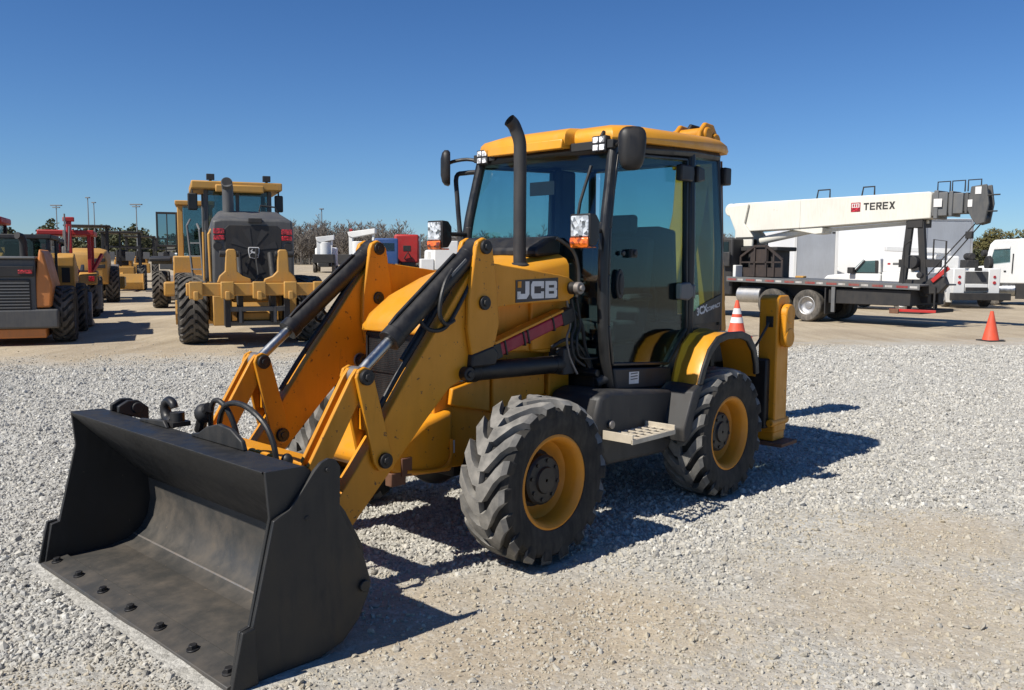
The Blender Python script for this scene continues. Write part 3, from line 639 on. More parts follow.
m = MB(); m.tube([(-.56, .622, 1.20), (-.56, .618, 1.98), (-.54, .600, 2.62)], .020, 8); m.build('rear_guard_bar', 'rust', BH)
m = MB(); m.prism([(-2.35, 1.05), (-2.6, .98), (-2.72, .70), (-2.55, .45), (-2.2, .38), (-1.98, .50), (-2.02, .56), (-2.25, .50), (-2.42, .60), (-2.45, .80)], 'y', BX - .27, BX + .27); m.build('digging_bucket', 'blk', BH, .01)
for sd in (1, -1):
    m = MB(); m.prism([(-.94, .34), (-.94, 1.49), (-.99, 1.52), (-1.14, 1.52), (-1.17, 1.49), (-1.17, .34)], 'y', *sorted((sd * .785, sd * .955)))
    L_ = m.build('stabiliser_leg', 'yellow', BH, .014)
    m = MB(); m.cyl((-1.06, sd * .957, 1.16), (-1.06, sd * 1.02, 1.16), .085, 20); m.cyl((-1.06, sd * .957, 1.36), (-1.06, sd * 1.02, 1.36), .085, 20); m.box(-1.14, -.975, *sorted((sd * .958, sd * 1.015)), 1.16, 1.36); m.build('cylinder_cover', 'yellow', L_, .012)
    m = MB(); m.box(-1.16, -.95, *sorted((sd * .795, sd * .945)), .27, .36); m.cyl((-.90, sd * .93, .43), (-1.21, sd * .93, .43), .035, 14); m.build('inner_leg', 'yellow', L_, .008)
    m = MB(); m.box(-1.20, -.90, *sorted((sd * .72, sd * 1.05)), .235, .268); m.build('foot_pad', 'rust', L_, .008)
    m = MB(); m.box(-.938, -.925, *sorted((sd * .86, sd * .92)), 1.25, 1.34); m.tube([(-.93, sd * .885, 1.29), (-.88, sd * .86, 1.2), (-.84, sd * .82, 1.1), (-.85, sd * .75, 1.02)], .011, 8, smooth=4); m.build('leg_hose', 'hose', L_)

# ------------------------------------------------------------------ the yard behind
def sh(m, s):
    k = s[0]
    if k == 'b': m.box(*s[1:])
    elif k == 'p': m.prism(*s[1:])
    elif k == 't': m.tube(s[1], s[2], s[3] if len(s) > 3 else 8, smooth=s[4] if len(s) > 4 else 0)
    elif k == 'o': m.obox(*s[1:])
    elif k == 'c': m.cyl(*s[1:])
def part(par, name, mat, bev, *shapes):
    m = MB()
    for s in shapes: sh(m, s)
    return m.build(name, mat, par, bev)
def parts(par, name, mat, bev, *shapes): return [part(par, name, mat, bev, s) for s in shapes]
def zr(x, y): return zg_(x, y)
def zg_(x, y):
    b = min(1, max(0, (6 - x) / 14)); return min(.012 * max(0, y - 15), 2.2) * b
def place(x, y, dz=0): return (x, y, zg_(x, y) + dz)
TRK = lambda key, Rr, W, rim='alu': (key, Rr, W, Rr * .55, 0, .012, W * .42, Rr * .2, 'rubberfar', 'rubberfar', rim, .3)
OFF = lambda key, Rr, W, rim, nl=20: (key, Rr, W, Rr * .52, nl, Rr * .055, W * .35, Rr * .22, 'rubber', 'rubberfar', rim, .4)
def axle_wheels(root, pts, sp, turn=0):
    """wheels whose axle runs along local x: build with axle y then turn"""
    out = []
    for (x, y, sd) in pts:
        w_ = wheel(root, (x, y, sp[1]), 1, sp); w_.rotation_euler = (0, 0, -PI / 2 if sd > 0 else PI / 2); out.append(w_)
    return out

# --- road grader seen from behind
gx, gy = -5.65, 18.45
g = thing('motor_grader', 'yellow and charcoal motor grader seen from behind with a ripper bar', 'grader', place(gx, gy), R_(22))
sp = OFF('grader', .735, .56, 'dyel', 22)
axle_wheels(g, [(-1.14, .55, -1), (1.30, .55, 1), (-1.14, 2.15, -1), (1.30, 2.15, 1), (-1.14, 7.6, -1), (1.30, 7.6, 1)], sp)
cx = .10
m = MB()
def hr(y, w0, w1, z0, z1, z2): return [(cx - w0, y, z0), (cx - w0, y, z1 - .25), (cx - w1, y, z1), (cx - w1 * .8, y, z2), (cx + w1 * .8, y, z2), (cx + w1, y, z1), (cx + w0, y, z1 - .25), (cx + w0, y, z0)]
m.rings([hr(0, .82, .80, 1.3, 2.62, 2.66), hr(.12, .86, .83, 1.2, 2.66, 2.72), hr(1.0, .84, .76, 1.2, 2.74, 2.90), hr(2.0, .82, .74, 1.2, 2.76, 2.94)])
HD = m.build('engine_hood', 'hoodgrey', g, .03)
part(HD, 'rear_grille', 'dark', .01, ('p', [(cx - .56, 1.40), (cx + .56, 1.40), (cx + .6, 2.45), (cx + .5, 2.55), (cx - .5, 2.55), (cx - .6, 2.45)], 'y', -.02, .01))
m = MB()
for k in range(8):
    a = k * PI / 4 + .3; m.prism([(cx + .12 * math.cos(a), 2.0 + .12 * math.sin(a)), (cx + .5 * math.cos(a - .16), 2.0 + .5 * math.sin(a - .16)), (cx + .5 * math.cos(a + .16), 2.0 + .5 * math.sin(a + .16))], 'y', -.028, -.0205)
m.build('fan_guard', 'fanmat', HD)
bd = part(HD, 'badge', 'decalw', .004, ('p', [(cx - .115, 1.98), (cx - .09, 1.86), (cx, 1.835), (cx + .09, 1.86), (cx + .115, 1.98), (cx + .115, 2.06), (cx + .10, 2.085), (cx - .10, 2.085), (cx - .115, 2.06)], 'y', -.05, -.03))
part(bd, 'badge_field', 'dark', 0, ('p', [(cx - .098, 1.98), (cx - .078, 1.875), (cx, 1.853), (cx + .078, 1.875), (cx + .098, 1.98), (cx + .098, 2.055), (cx + .088, 2.068), (cx - .088, 2.068), (cx - .098, 2.055)], 'y', -.055, -.0505))
part(bd, 'leaping_deer', 'decalw', 0, ('p', [(cx - .075, 1.93), (cx - .055, 1.955), (cx - .03, 1.96), (cx + .03, 1.945), (cx + .06, 1.905), (cx + .07, 1.91), (cx + .055, 1.96), (cx + .03, 1.985), (cx - .02, 1.99), (cx - .04, 2.01), (cx - .02, 2.04), (cx - .035, 2.045), (cx - .055, 2.015), (cx - .085, 2.005), (cx - .055, 1.985), (cx - .06, 1.965), (cx - .085, 1.94)], 'y', -.060, -.0555))
for sd in (-1, 1):
    parts(HD, 'tail_light', 'redlens', .008, ('b', cx + sd * .70 - .11, cx + sd * .70 + .11, -.03, .02, 2.36, 2.47), ('b', cx + sd * .70 - .11, cx + sd * .70 + .11, -.03, .02, 2.23, 2.33))
    part(HD, 'reverse_light', 'dark', .004, ('c', (cx + sd * .73, -.015, 2.10), (cx + sd * .73, .01, 2.10), .09))
ex = part(g, 'exhaust_stack', 'hoodgrey', 0, ('t', [(-.34, .9, 2.7), (-.34, .9, 3.30), (-.35, .86, 3.43), (-.37, .72, 3.51)], .12, 16, 4))
part(ex, 'stack_mouth', 'dark', 0, ('c', (-.371, .70, 3.513), (-.369, .722, 3.509), .10))
part(g, 'tow_hitch_camera', 'dark', .01, ('b', .0, .28, -.06, .04, 2.60, 2.70))
gc = g; n0 = len(g.children)
# cab
K = 1.13
cb = part(gc, 'cab', 'hoodgrey', .02, ('b', -1.0, .55, 2.45, 2.55, 1.3, 2.55), ('b', -1.0, -.90, 2.45, 2.55, 2.5, 3.5), ('b', .45, .55, 2.45, 2.55, 2.5, 3.5), ('b', -1.0, -.9, 3.9, 4.0, 1.4, 3.5), ('b', .45, .55, 3.9, 4.0, 1.4, 3.5), ('b', -1.0, .55, 2.45, 4.0, 1.3, 1.42), ('b', -.28, -.20, 2.45, 2.53, 2.5, 3.5))
part(gc, 'cab_roof', 'dyel', .05, ('b', -1.28, .78, 2.2, 4.2, 3.47, 3.66), ('b', -.75, .35, 2.14, 2.2, 3.40, 3.58))
parts(gc, 'rear_window', 'farglass', 0, ('b', -.9, -.28, 2.49, 2.50, 2.55, 3.47), ('b', -.2, .45, 2.49, 2.50, 2.55, 3.47))
parts(gc, 'side_window', 'farglass', 0, ('b', -.96, -.95, 2.55, 3.9, 1.5, 3.47), ('b', .50, .51, 2.55, 3.9, 1.5, 3.47))
part(gc, 'front_window', 'farglass', 0, ('b', -.9, .45, 3.94, 3.95, 1.5, 3.47))
part(gc, 'operator_seat', 'seat', .05, ('b', -.5, .05, 3.0, 3.5, 2.0, 2.3), ('b', -.48, .03, 2.9, 3.02, 2.2, 2.95))
for x in (-.85, .42): part(gc, 'roof_light', 'dark', .01, ('b', x - .09, x + .09, 2.2, 2.3, 3.68, 3.82), ('c', (x, 2.25, 3.64), (x, 2.25, 3.7), .03))
for x0, x1, t0 in ((-1.36, -1.14, -1.0), (.62, .82, .5)):
    mi = part(gc, 'mirror', 'dark', .03, ('b', x0, x1, 2.4, 2.5, 2.98, 3.38)); part(mi, 'mirror_glass', 'pillar', 0, ('b', x0 + .02, x1 - .02, 2.392, 2.399, 3.01, 3.35)); part(mi, 'mirror_arm', 'dark', 0, ('t', [(t0, 2.6, 3.5), ((x0 + x1) / 2, 2.5, 3.48), ((x0 + x1) / 2, 2.5, 3.3)], .025))
for o in list(g.children):
    if o.name.split('.')[0] in ('cab', 'cab_roof', 'rear_window', 'side_window', 'front_window', 'operator_seat', 'roof_light', 'mirror'): o.location.x += .22
m = MB()
m.tube([(-1.05, 1.9, 1.0), (-1.18, 2.0, 2.6), (-1.1, 2.3, 2.75)], .025); m.tube([(-.85, 1.6, 1.0), (-.92, 1.8, 2.5), (-.95, 2.3, 2.65)], .025)
for k in range(5): m.obox((-1.1, 1.9 + k * .02, 1.0 + k * .3), (-.85, 1.7 + k * .02, 1.0 + k * .3), .08, .03)
m.build('ladder', 'grey', g)
part(g, 'hand_rail', 'dyel', 0, ('t', [(-.78, .1, 1.35), (-.80, .1, 2.35), (-.74, .2, 2.45)], .03), ('t', [(-.9, .3, 1.35), (-.9, .3, 2.4)], .025))
part(g, 'hand_rail', 'dark', 0, ('t', [(.35, 1.2, 2.88), (.38, 1.2, 3.05), (.7, 1.2, 3.02), (.85, 1.2, 2.75)], .022, 8))
# ripper
rp = part(g, 'ripper_bar', 'dyel', .02, ('b', cx - 1.40, cx + 1.40, -.95, -.72, 1.08, 1.34))
for x in (-1.22, -.62, 0, .62, 1.22): part(rp, 'shank_holder', 'dyel', .02, ('b', cx + x - .13, cx + x + .13, -1.06, -.951, 1.02, 1.37), ('b', cx + x - .05, cx + x + .05, -1.12, -1.061, 1.0, 1.18))
for sd in (-1, 1):
    part(g, 'ripper_arm', 'dyel', .02, ('p', [(cx + sd * .80, 1.34), (cx + sd * .75, 1.48), (cx + sd * .64, 1.58), (cx + sd * .62, 1.98), (cx + sd * .58, 2.03), (cx + sd * .45, 2.03), (cx + sd * .41, 1.98), (cx + sd * .40, 1.58), (cx + sd * .30, 1.48), (cx + sd * .14, 1.42), (cx + sd * .12, 1.34)], 'y', -.75, -.62))
    part(g, 'arm_pin', 'dark', .01, ('c', (cx + sd * .36, -.68, 1.93), (cx + sd * .74, -.68, 1.93), .065))
    part(g, 'ripper_cylinder', 'dark', .005, ('c', (cx + sd * .33, -.60, 1.35), (cx + sd * .33, -.1, 1.95), .06), ('b', cx + sd * .28, cx + sd * .38, -.55, -.05, .5, 1.3))
    part(g, 'linkage_plate', 'dark', .01, ('b', cx + sd * .60 - .05, cx + sd * .60 + .05, -.7, .1, .42, 1.07))
    part(g, 'tandem_case', 'dyel', .04, ('b', cx + sd * .62, cx + sd * .92, .1, 2.7, .5, 1.05)); part(g, 'frame_bracket', 'dyel', .02, ('b', cx + sd * .48, cx + sd * .86, -.15, .1, .42, 1.06))
part(g, 'linkage_bar', 'grey', .01, ('b', cx - .55, cx + .55, -.62, -.5, .74, .84), ('b', cx - .6, cx + .6, -.3, -.1, .42, .52), ('b', cx - .38, cx - .32, -.64, -.55, .5, .84), ('b', cx + .32, cx + .38, -.64, -.55, .5, .84), ('b', cx - .58, cx - .54, -.64, -.55, .42, 1.0), ('b', cx + .54, cx + .58, -.64, -.55, .42, 1.0))
part(g, 'rear_frame', 'dyel', .03, ('b', cx - .34, cx + .34, -.2, 2.4, .52, .70), ('b', cx - .45, cx + .45, .1, 2.2, .9, 1.25))
part(g, 'front_frame', 'dyel', .03, ('b', cx - .2, cx + .2, 4.0, 8.2, 1.5, 1.85), ('b', cx - .15, cx + .15, 7.3, 7.9, .6, 1.5), ('b', cx - 1.0, cx + 1.0, 7.5, 7.7, .65, .85))
part(g, 'blade', 'dyel', .01, ('p', [(5.3, .1), (5.2, .4), (5.35, .75), (5.42, .75), (5.28, .4), (5.38, .1)], 'x', -1.45, 1.9))
part(g, 'hose', 'hose', 0, ('t', [(cx + .04, -.1, 2.05), (cx + .02, -.3, 1.8), (cx + .03, -.5, 1.5), (cx - .05, -.7, 1.36)], .02, 6, 4))

# --- generic yard machines: rear at y=0, nose away along +y
def canopy(g, mat, x0, x1, y0, y1, zf, zt, post, th=.09, pm='dark', slope=0):
    for x in (x0, x1):
        for y in (y0, y1): part(g, 'canopy_post', pm, .01, ('b', x - post / 2, x + post / 2, y - post / 2, y + post / 2, zf, zt))
    return part(g, 'canopy', mat, .03, ('p', [(y0 - .2, zt), (y1 + .25, zt + slope), (y1 + .25, zt + th + slope), (y0 - .2, zt + th)], 'x', x0 - .15, x1 + .15))
# orange wheel loader at the left edge
lx, ly = -9.6, 18.0; cx = -.95
l = thing('wheel_loader', 'orange wheel loader with a black slatted rear grille at the left edge', 'loader', place(lx, ly), R_(22))
sp2 = OFF('loader', .62, .44, 'hoodgrey', 18)
axle_wheels(l, [(cx - 1.03, .85, -1), (cx + 1.03, .85, 1), (cx - 1.03, 3.6, -1), (cx + 1.03, 3.6, 1)], sp2)
b = part(l, 'engine_cover', 'hoodgrey', .03, ('b', cx - .60, cx + .60, 0, 1.6, .40, 1.80))
gr = part(l, 'rear_grille', 'dark', .01, ('b', cx - .50, cx + .50, -.03, 0, .50, 1.38))
m = MB()
for k in range(13): m.box(cx - .48, cx + .48, -.045, -.031, .53 + k * .064, .555 + k * .064)
m.build('slats', 'grey', gr)
part(l, 'top_deck', 'grey', .03, ('b', cx - .62, cx + .62, -.06, 1.5, 1.80, 1.86)); part(l, 'light_bar', 'dark', .01, ('b', cx - .58, cx + .58, -.05, -.001, 1.44, 1.66))
for x in (cx - .42, cx + .42): part(l, 'tail_light', 'redlens', .008, ('b', x - .13, x + .13, -.07, -.051, 1.50, 1.58))
for sd in (-1, 1): part(l, 'side_cover', 'orange', .04, ('p', [(cx + sd * .57, .78), (cx + sd * .86, .80), (cx + sd * .90, 1.25), (cx + sd * .76, 1.92), (cx + sd * .68, 2.02), (cx + sd * .66, 1.9), (cx + sd * .60, 1.45)], 'y', .02, 1.5))
part(l, 'counterweight', 'hoodgrey', .04, ('b', cx - 1.0, cx + 1.0, -.05, .5, .36, .76)); part(l, 'belly_plate', 'orange', .02, ('b', cx - .75, cx + .75, .02, 2.0, .16, .355))
part(l, 'exhaust', 'dark', 0, ('t', [(cx + .33, .55, 1.8), (cx + .33, .55, 2.18), (cx + .30, .5, 2.28), (cx + .24, .42, 2.30)], .075, 12))
part(l, 'cab', 'dkgrey', .02, ('b', cx - .72, cx - .64, 1.55, 1.63, 1.2, 2.26), ('b', cx + .64, cx + .72, 1.55, 1.63, 1.2, 2.26), ('b', cx - .72, cx - .64, 2.9, 2.98, 1.2, 2.26), ('b', cx + .64, cx + .72, 2.9, 2.98, 1.2, 2.26), ('b', cx - .72, cx + .72, 1.55, 2.98, 1.0, 1.4), ('b', cx - .76, cx + .76, 1.48, 3.05, 2.26, 2.36))
part(l, 'rear_window', 'farglass', 0, ('b', cx - .64, cx + .64, 1.58, 1.59, 1.4, 2.26)); parts(l, 'side_window', 'farglass', 0, ('b', cx - .69, cx - .68, 1.63, 2.9, 1.4, 2.26), ('b', cx + .68, cx + .69, 1.63, 2.9, 1.4, 2.26))
part(l, 'seat', 'seat', .04, ('b', cx - .25, cx + .25, 2.0, 2.5, 1.4, 1.6), ('b', cx - .23, cx + .23, 1.95, 2.05, 1.5, 2.15)); part(l, 'lift_arm', 'orange', .03, ('p', [(2.9, 1.2), (3.2, 1.5), (4.6, .7), (4.6, .4), (4.3, .4)], 'x', cx - .4, cx - .2), ('p', [(2.9, 1.2), (3.2, 1.5), (4.6, .7), (4.6, .4), (4.3, .4)], 'x', cx + .2, cx + .4)); part(l, 'bucket', 'steel', .02, ('p', [(4.6, .1), (5.6, .05), (5.6, .09), (4.75, .3), (4.9, .95), (4.8, .97), (4.55, .5)], 'x', cx - 1.3, cx + 1.3))

# yellow skid loader just behind it
def local(o, x, y): 
    c, s_ = math.cos(R_(22)), math.sin(R_(22)); return o[0] + c * x - s_ * y, o[1] + s_ * x + c * y
px, py = local((lx, ly), -.70, 3.2)
s = thing('skid_loader', 'yellow loader with dark glazed cab parked just behind the orange loader', 'loader', place(px, py), R_(22))
axle_wheels(s, [(-1.0, .7, -1), (.75, .7, 1), (-1.0, 2.2, -1), (.75, 2.2, 1)], OFF('skid', .55, .42, 'dyel', 16))
for x0, x1 in ((-1.02, -.72), (.42, .80)):
    t_ = part(s, 'lift_tower', 'dyel', .03, ('p', [(0, .88), (0, 1.84), (.25, 1.94), (.9, 1.6), (.9, .88)], 'x', x0, x1)); part(t_, 'warning_plate', 'dark', .006, ('b', (x0 + x1) / 2 - .09, (x0 + x1) / 2 + .09, -.012, -.001, 1.22, 1.58))
    part(s, 'lift_arm', 'grey', .02, ('o', (x0 + .15, .3, 2.0), (x0 + .15, 3.0, 1.3), .12, .22))
part(s, 'body', 'hoodgrey', .04, ('b', -.70, .41, .1, 2.6, .45, 1.35))
part(s, 'cab', 'dkgrey', .02, ('b', -.70, -.6, .6, .7, 1.3, 2.20), ('b', .31, .41, .6, .7, 1.3, 2.20), ('b', -.70, -.6, 1.9, 2.0, 1.3, 2.20), ('b', .31, .41, 1.9, 2.0, 1.3, 2.20), ('b', -.74, .45, .5, 2.1, 2.20, 2.30), ('b', -.2, -.12, .6, .66, 1.3, 2.20))
parts(s, 'window', 'farglass', 0, ('b', -.6, .31, .64, .65, 1.35, 2.20), ('b', -.66, -.65, .7, 1.9, 1.35, 2.20), ('b', .36, .37, .7, 1.9, 1.35, 2.20)); part(s, 'beacon_stalk', 'steel', 0, ('t', [(.6, .3, 2.0), (.6, .3, 2.9)], .02), ('t', [(.66, .3, 2.0), (.70, .3, 2.6)], .02))
px, py = local((lx, ly), -2.75, 6.2)
s = thing('red_cab_loader', 'dark loader with red cab roof showing above the orange loader at the left edge', 'loader', place(px, py), R_(22))
axle_wheels(s, [(-1.0, .7, -1), (1.0, .7, 1), (-1.0, 3.0, -1), (1.0, 3.0, 1)], OFF('skid', .55, .42, 'dyel', 16)); part(s, 'body', 'hoodgrey', .05, ('b', -.8, .8, 0, 3.4, .5, 1.6)); part(s, 'cab_roof', 'red', .05, ('b', -.85, .75, .9, 2.6, 2.75, 2.95)); part(s, 'cab', 'dark', .02, ('b', -.75, -.65, 1.0, 1.1, 1.6, 2.75), ('b', .55, .65, 1.0, 1.1, 1.6, 2.75), ('b', -.75, -.65, 2.4, 2.5, 1.6, 2.75), ('b', .55, .65, 2.4, 2.5, 1.6, 2.75)); parts(s, 'window', 'farglass', 0, ('b', -.65, .55, 1.04, 1.05, 1.6, 2.75), ('b', .60, .61, 1.1, 2.4, 1.6, 2.75), ('b', -.71, -.70, 1.1, 2.4, 1.6, 2.75)); part(s, 'lift_arm', 'red', .03, ('o', (.95, .6, 1.9), (.95, 4.2, .8), .15, .25), ('o', (-.95, .6, 1.9), (-.95, 4.2, .8), .15, .25)); part(s, 'front_bucket', 'steel', .02, ('p', [(4.2, .1), (5.1, .05), (5.1, .1), (4.4, .3), (4.5, .8), (4.4, .8), (4.15, .4)], 'x', -1.1, 1.1))
# red canopy tractor
px, py = -13.35, 25.2
r = thing('utility_tractor', 'red canopied utility tractor with yellow fenders in the row of machines', 'tractor', place(px, py), R_(23))
axle_wheels(r, [(-.75, .75, -1), (.85, .75, 1), (-.75, 2.7, -1), (.85, 2.7, 1)], OFF('tractor', .62, .40, 'dyel', 18))
canopy(r, 'red', -.35, .85, .3, 1.75, 1.0, 2.46, .10, .15, 'red', .0)
part(r, 'mast', 'red', .02, ('b', .28, .42, -.1, .05, 1.0, 2.95), ('b', .2, .5, -.12, .06, 2.85, 2.98)); part(r, 'hydraulic_tubes', 'steel', 0, ('t', [(.2, -.1, 1.2), (.22, -.1, 2.6)], .03), ('t', [(.1, -.1, 1.2), (.14, -.1, 2.3)], .03))
for sd in (-1, 1): part(r, 'fender', 'dyel', .04, ('p', [(0.0, 1.0), (.1, 1.3), (.5, 1.42), (1.1, 1.40), (1.4, 1.1), (1.3, 1.1), (1.0, 1.32), (.5, 1.33), (.2, 1.2), (.1, 1.0)], 'x', sd * .8 - .25, sd * .8 + .25))
part(r, 'body', 'dark', .04, ('b', -.5, .5, .1, 2.2, .5, 1.1)); part(r, 'seat', 'seat', .05, ('b', -.28, .28, .7, 1.2, 1.1, 1.35), ('b', -.26, .26, .62, .74, 1.3, 1.8)); part(r, 'hood', 'red', .05, ('p', [(1.8, 1.0), (1.8, 1.6), (3.2, 1.4), (3.3, .8)], 'x', -.4, .4)); part(r, 'side_brace', 'red', .01, ('o', (.9, .3, 1.35), (1.15, 1.1, 1.9), .08, .12))
part(r, 'loader_frame', 'dark', .02, ('o', (-.45, 1.6, 1.0), (-.45, 3.6, 1.5), .1, .2), ('o', (.45, 1.6, 1.0), (.45, 3.6, 1.5), .1, .2)); part(r, 'rear_hitch', 'dark', .02, ('b', -.4, .4, -.2, .1, .5, .9), ('o', (-.3, -.3, .5), (-.1, .1, 1.0), .07, .07), ('o', (.3, -.3, .5), (.1, .1, 1.0), .07, .07)); part(r, 'levers', 'dark', 0, ('t', [(.35, .9, 1.1), (.38, .95, 1.6)], .02), ('t', [(.42, 1.0, 1.1), (.46, 1.05, 1.55)], .02)); parts(r, 'tail_light', 'redlens', .01, ('b', -.98, -.82, -.03, .05, 1.1, 1.25), ('b', .82, .98, -.03, .05, 1.1, 1.25)); part(r, 'rear_weight', 'grey', .03, ('b', .95, 1.15, .2, .5, .25, 1.0)); part(r, 'steering_wheel', 'dark', 0, ('t', [(.18 * math.cos(a), 1.75 + .1 * math.sin(a), 1.7 + .16 * math.sin(a)) for a in [k * PI / 6 for k in range(13)]], .02, 6))
# yellow roller
px, py = -16.5, 33.0
r = thing('soil_roller', 'yellow rounded-hood roller standing behind the red canopy tractor', 'roller', place(px, py), R_(23))
axle_wheels(r, [(-.8, .8, -1), (1.0, .8, 1)], OFF('roller', .72, .46, 'dyel', 18))
m = MB(); rs = []
for y, hw, z0, zt in ((-.25, .62, .85, 1.85), (-.15, .76, .75, 1.98), (.5, .85, .7, 2.10), (1.3, .85, .7, 2.14), (1.7, .8, .7, 2.1)): rs.append([(.1 - hw, y, z0), (.1 - hw, y, zt - .35), (.1 - hw + .12, y, zt - .08), (.1 - hw + .4, y, zt), (.1 + hw - .4, y, zt), (.1 + hw - .12, y, zt - .08), (.1 + hw, y, zt - .35), (.1 + hw, y, z0)])
m.rings(rs); hd = m.build('hood', 'dyel', r, .04)
for z in (1.66, 1.42): part(hd, 'vent', 'dark', .02, ('b', .38, .80, -.27, -.1, z - .07, z + .07))
part(r, 'drum', 'steel', .02, ('c', (-.95, 4.0, .75), (1.15, 4.0, .75), .75, 28)); part(r, 'drum_frame', 'dyel', .03, ('b', -1.2, -.98, 2.6, 4.9, .55, .95), ('b', 1.18, 1.4, 2.6, 4.9, .55, .95), ('b', -1.2, 1.4, 2.5, 2.7, .5, 1.0)); part(r, 'chassis', 'dark', .03, ('b', -.5, .7, .2, 2.6, .45, .85), ('b', -.7, .9, 1.75, 2.5, .85, 1.5))
canopy(r, 'dark', -.6, .8, 1.85, 3.0, 1.3, 3.0, .08, .08)
part(r, 'seat', 'seat', .05, ('b', -.15, .4, 2.0, 2.5, 1.5, 1.75), ('b', -.13, .38, 1.95, 2.05, 1.7, 2.2))
# three black-canopied machines further along the row
row = [(-19.9, 43.5, 'grader_tractor', 'black canopied tractor with a yellow box blade behind the yellow roller', 'dyel', 2.95, True), (-25.0, 57.5, 'compact_tractor', 'dark canopied yellow tractor near the far end of the machine row', 'dyel', 3.0, False), (-28.6, 71, 'compact_tractor', 'farthest dark machine at the end of the left row', 'hoodgrey', 3.1, False)]
for px, py, nm, lb, mt, zc, blade in row:
    r = thing(nm, lb, 'tractor', place(px, py), R_(22))
    axle_wheels(r, [(-.8, .9, -1), (1.0, .9, 1), (-.8, 3.1, -1), (1.0, 3.1, 1)], OFF('rowtractor', .68, .42, 'dyel', 16))
    canopy(r, 'dark', -.75, .95, .5, 2.3, 1.1, zc, .12, .1, 'dark')
    part(r, 'cross_bar', 'dark', .01, ('b', -.75, .95, .46, .54, 2.2, 2.3), ('b', .0, .1, .46, .54, 1.2, zc))
    part(r, 'body', mt, .05, ('b', -.5, .7, .2, 2.2, .6, 1.25)); part(r, 'hood', mt, .06, ('p', [(2.3, .9), (2.3, 1.75), (3.7, 1.55), (3.8, .8)], 'x', -.35, .55))
    part(r, 'seat', 'seat', .05, ('b', -.2, .4, 1.0, 1.5, 1.3, 1.55), ('b', -.18, .38, .92, 1.03, 1.5, 2.1)); parts(r, 'work_light', 'grey', .01, ('b', .3, .7, .38, .45, 1.55, 2.0), ('b', -.6, -.2, .38, .45, 1.6, 2.0))
    if blade: part(r, 'box_blade', 'dyel', .02, ('p', [(-.9, .12), (-1.1, .45), (-.95, .9), (-.88, .9), (-1.0, .45), (-.8, .12)], 'x', -.9, 1.15), ('b', -.9, -.84, -1.1, -.2, .12, .9), ('b', 1.09, 1.15, -1.1, -.2, .12, .9)); part(r, 'blade_arm', 'dyel', .02, ('o', (.1, -.85, .7), (.1, .3, .9), .15, .15))
# yellow loader beyond the grader, door swung open
px, py = -12.5, 30.0
r = thing('front_loader', 'yellow loader with its cab door swung open just beyond the grader', 'loader', place(px, py), R_(20))
axle_wheels(r, [(.15, .55, -1), (2.3, .55, 1), (.15, 3.4, -1), (2.3, 3.4, 1)], OFF('farloader', .66, .48, 'dyel', 18))
part(r, 'rear_body', 'dyel', .05, ('b', .62, 2.0, -.2, 2.2, .75, 1.85)); part(r, 'counterweight', 'dyel', .06, ('b', .3, .75, -.5, .1, .45, .95), ('b', .75, 1.9, -.6, .1, .5, 1.2)); part(r, 'fender', 'dark', .03, ('p', [(-.2, 1.65), (.9, 1.75), (1.4, 1.55), (1.4, 1.62), (.9, 1.85), (-.2, 1.76)], 'x', -.15, .55))
part(r, 'cab', 'dyel', .03, ('b', .75, .95, 2.0, 2.2, 1.8, 3.75), ('b', 1.85, 2.0, 2.0, 2.2, 1.8, 3.75), ('b', .75, .9, 3.3, 3.45, 1.8, 3.75), ('b', 1.85, 2.0, 3.3, 3.45, 1.8, 3.75), ('b', .68, 2.08, 1.9, 3.6, 3.75, 3.92)); parts(r, 'window', 'farglass', 0, ('b', .95, 1.85, 2.09, 2.10, 1.9, 3.75), ('b', .95, 1.85, 3.37, 3.38, 1.9, 3.75))
D = part(r, 'cab_door', 'dark', .01, ('b', .0, .07, 2.3, 2.36, 2.2, 3.5), ('b', .68, .75, 2.3, 2.36, 2.2, 3.5), ('b', .07, .68, 2.3, 2.36, 3.42, 3.5), ('b', .07, .68, 2.3, 2.36, 2.2, 2.28), ('b', .36, .40, 2.3, 2.36, 2.28, 3.42)); part(D, 'door_glass', 'farglass', 0, ('b', .07, .68, 2.325, 2.333, 2.28, 3.42))
part(r, 'lift_arm', 'dyel', .04, ('o', (1.2, 3.6, 1.6), (1.2, 5.6, .6), .5, .35)); part(r, 'bucket', 'steel', .03, ('p', [(5.4, .1), (6.5, .05), (6.5, .1), (5.6, .35), (5.8, 1.1), (5.7, 1.1), (5.35, .5)], 'x', -.2, 2.6))

# --- flatbed boom truck, right
tx, ty = 9.4, 27.4
t = thing('boom_truck', 'black flatbed truck carrying a long cream crane boom with black lettering', 'crane truck', (tx, ty, 0), R_(-50))
def side_wheels(root, pts, sp):
    """axle along local y; outer face towards the side given"""
    for x, y, sd in pts: wheel(root, (x, y, sp[1]), sd, sp)
spT = TRK('truck', .52, .30)
side_wheels(t, [(.0, .16, -1), (-1.30, .16, -1), (.0, 2.24, 1), (-1.30, 2.24, 1), (-5.3, .2, -1), (-5.3, 2.2, 1)], spT)
spI = TRK('truck_inner', .51, .28, 'dark'); side_wheels(t, [(.0, .50, -1), (-1.30, .50, -1), (.0, 1.9, 1), (-1.3, 1.9, 1)], spI)
def tilt(u): return 1.40 - .022 * (u + 3.0)
part(t, 'bed', 'grey', .01, ('p', [(-3.06, tilt(-3.06)), (3.6, tilt(3.6)), (3.6, tilt(3.6) - .05), (-3.06, tilt(-3.06) - .05)], 'y', .0, 2.4))
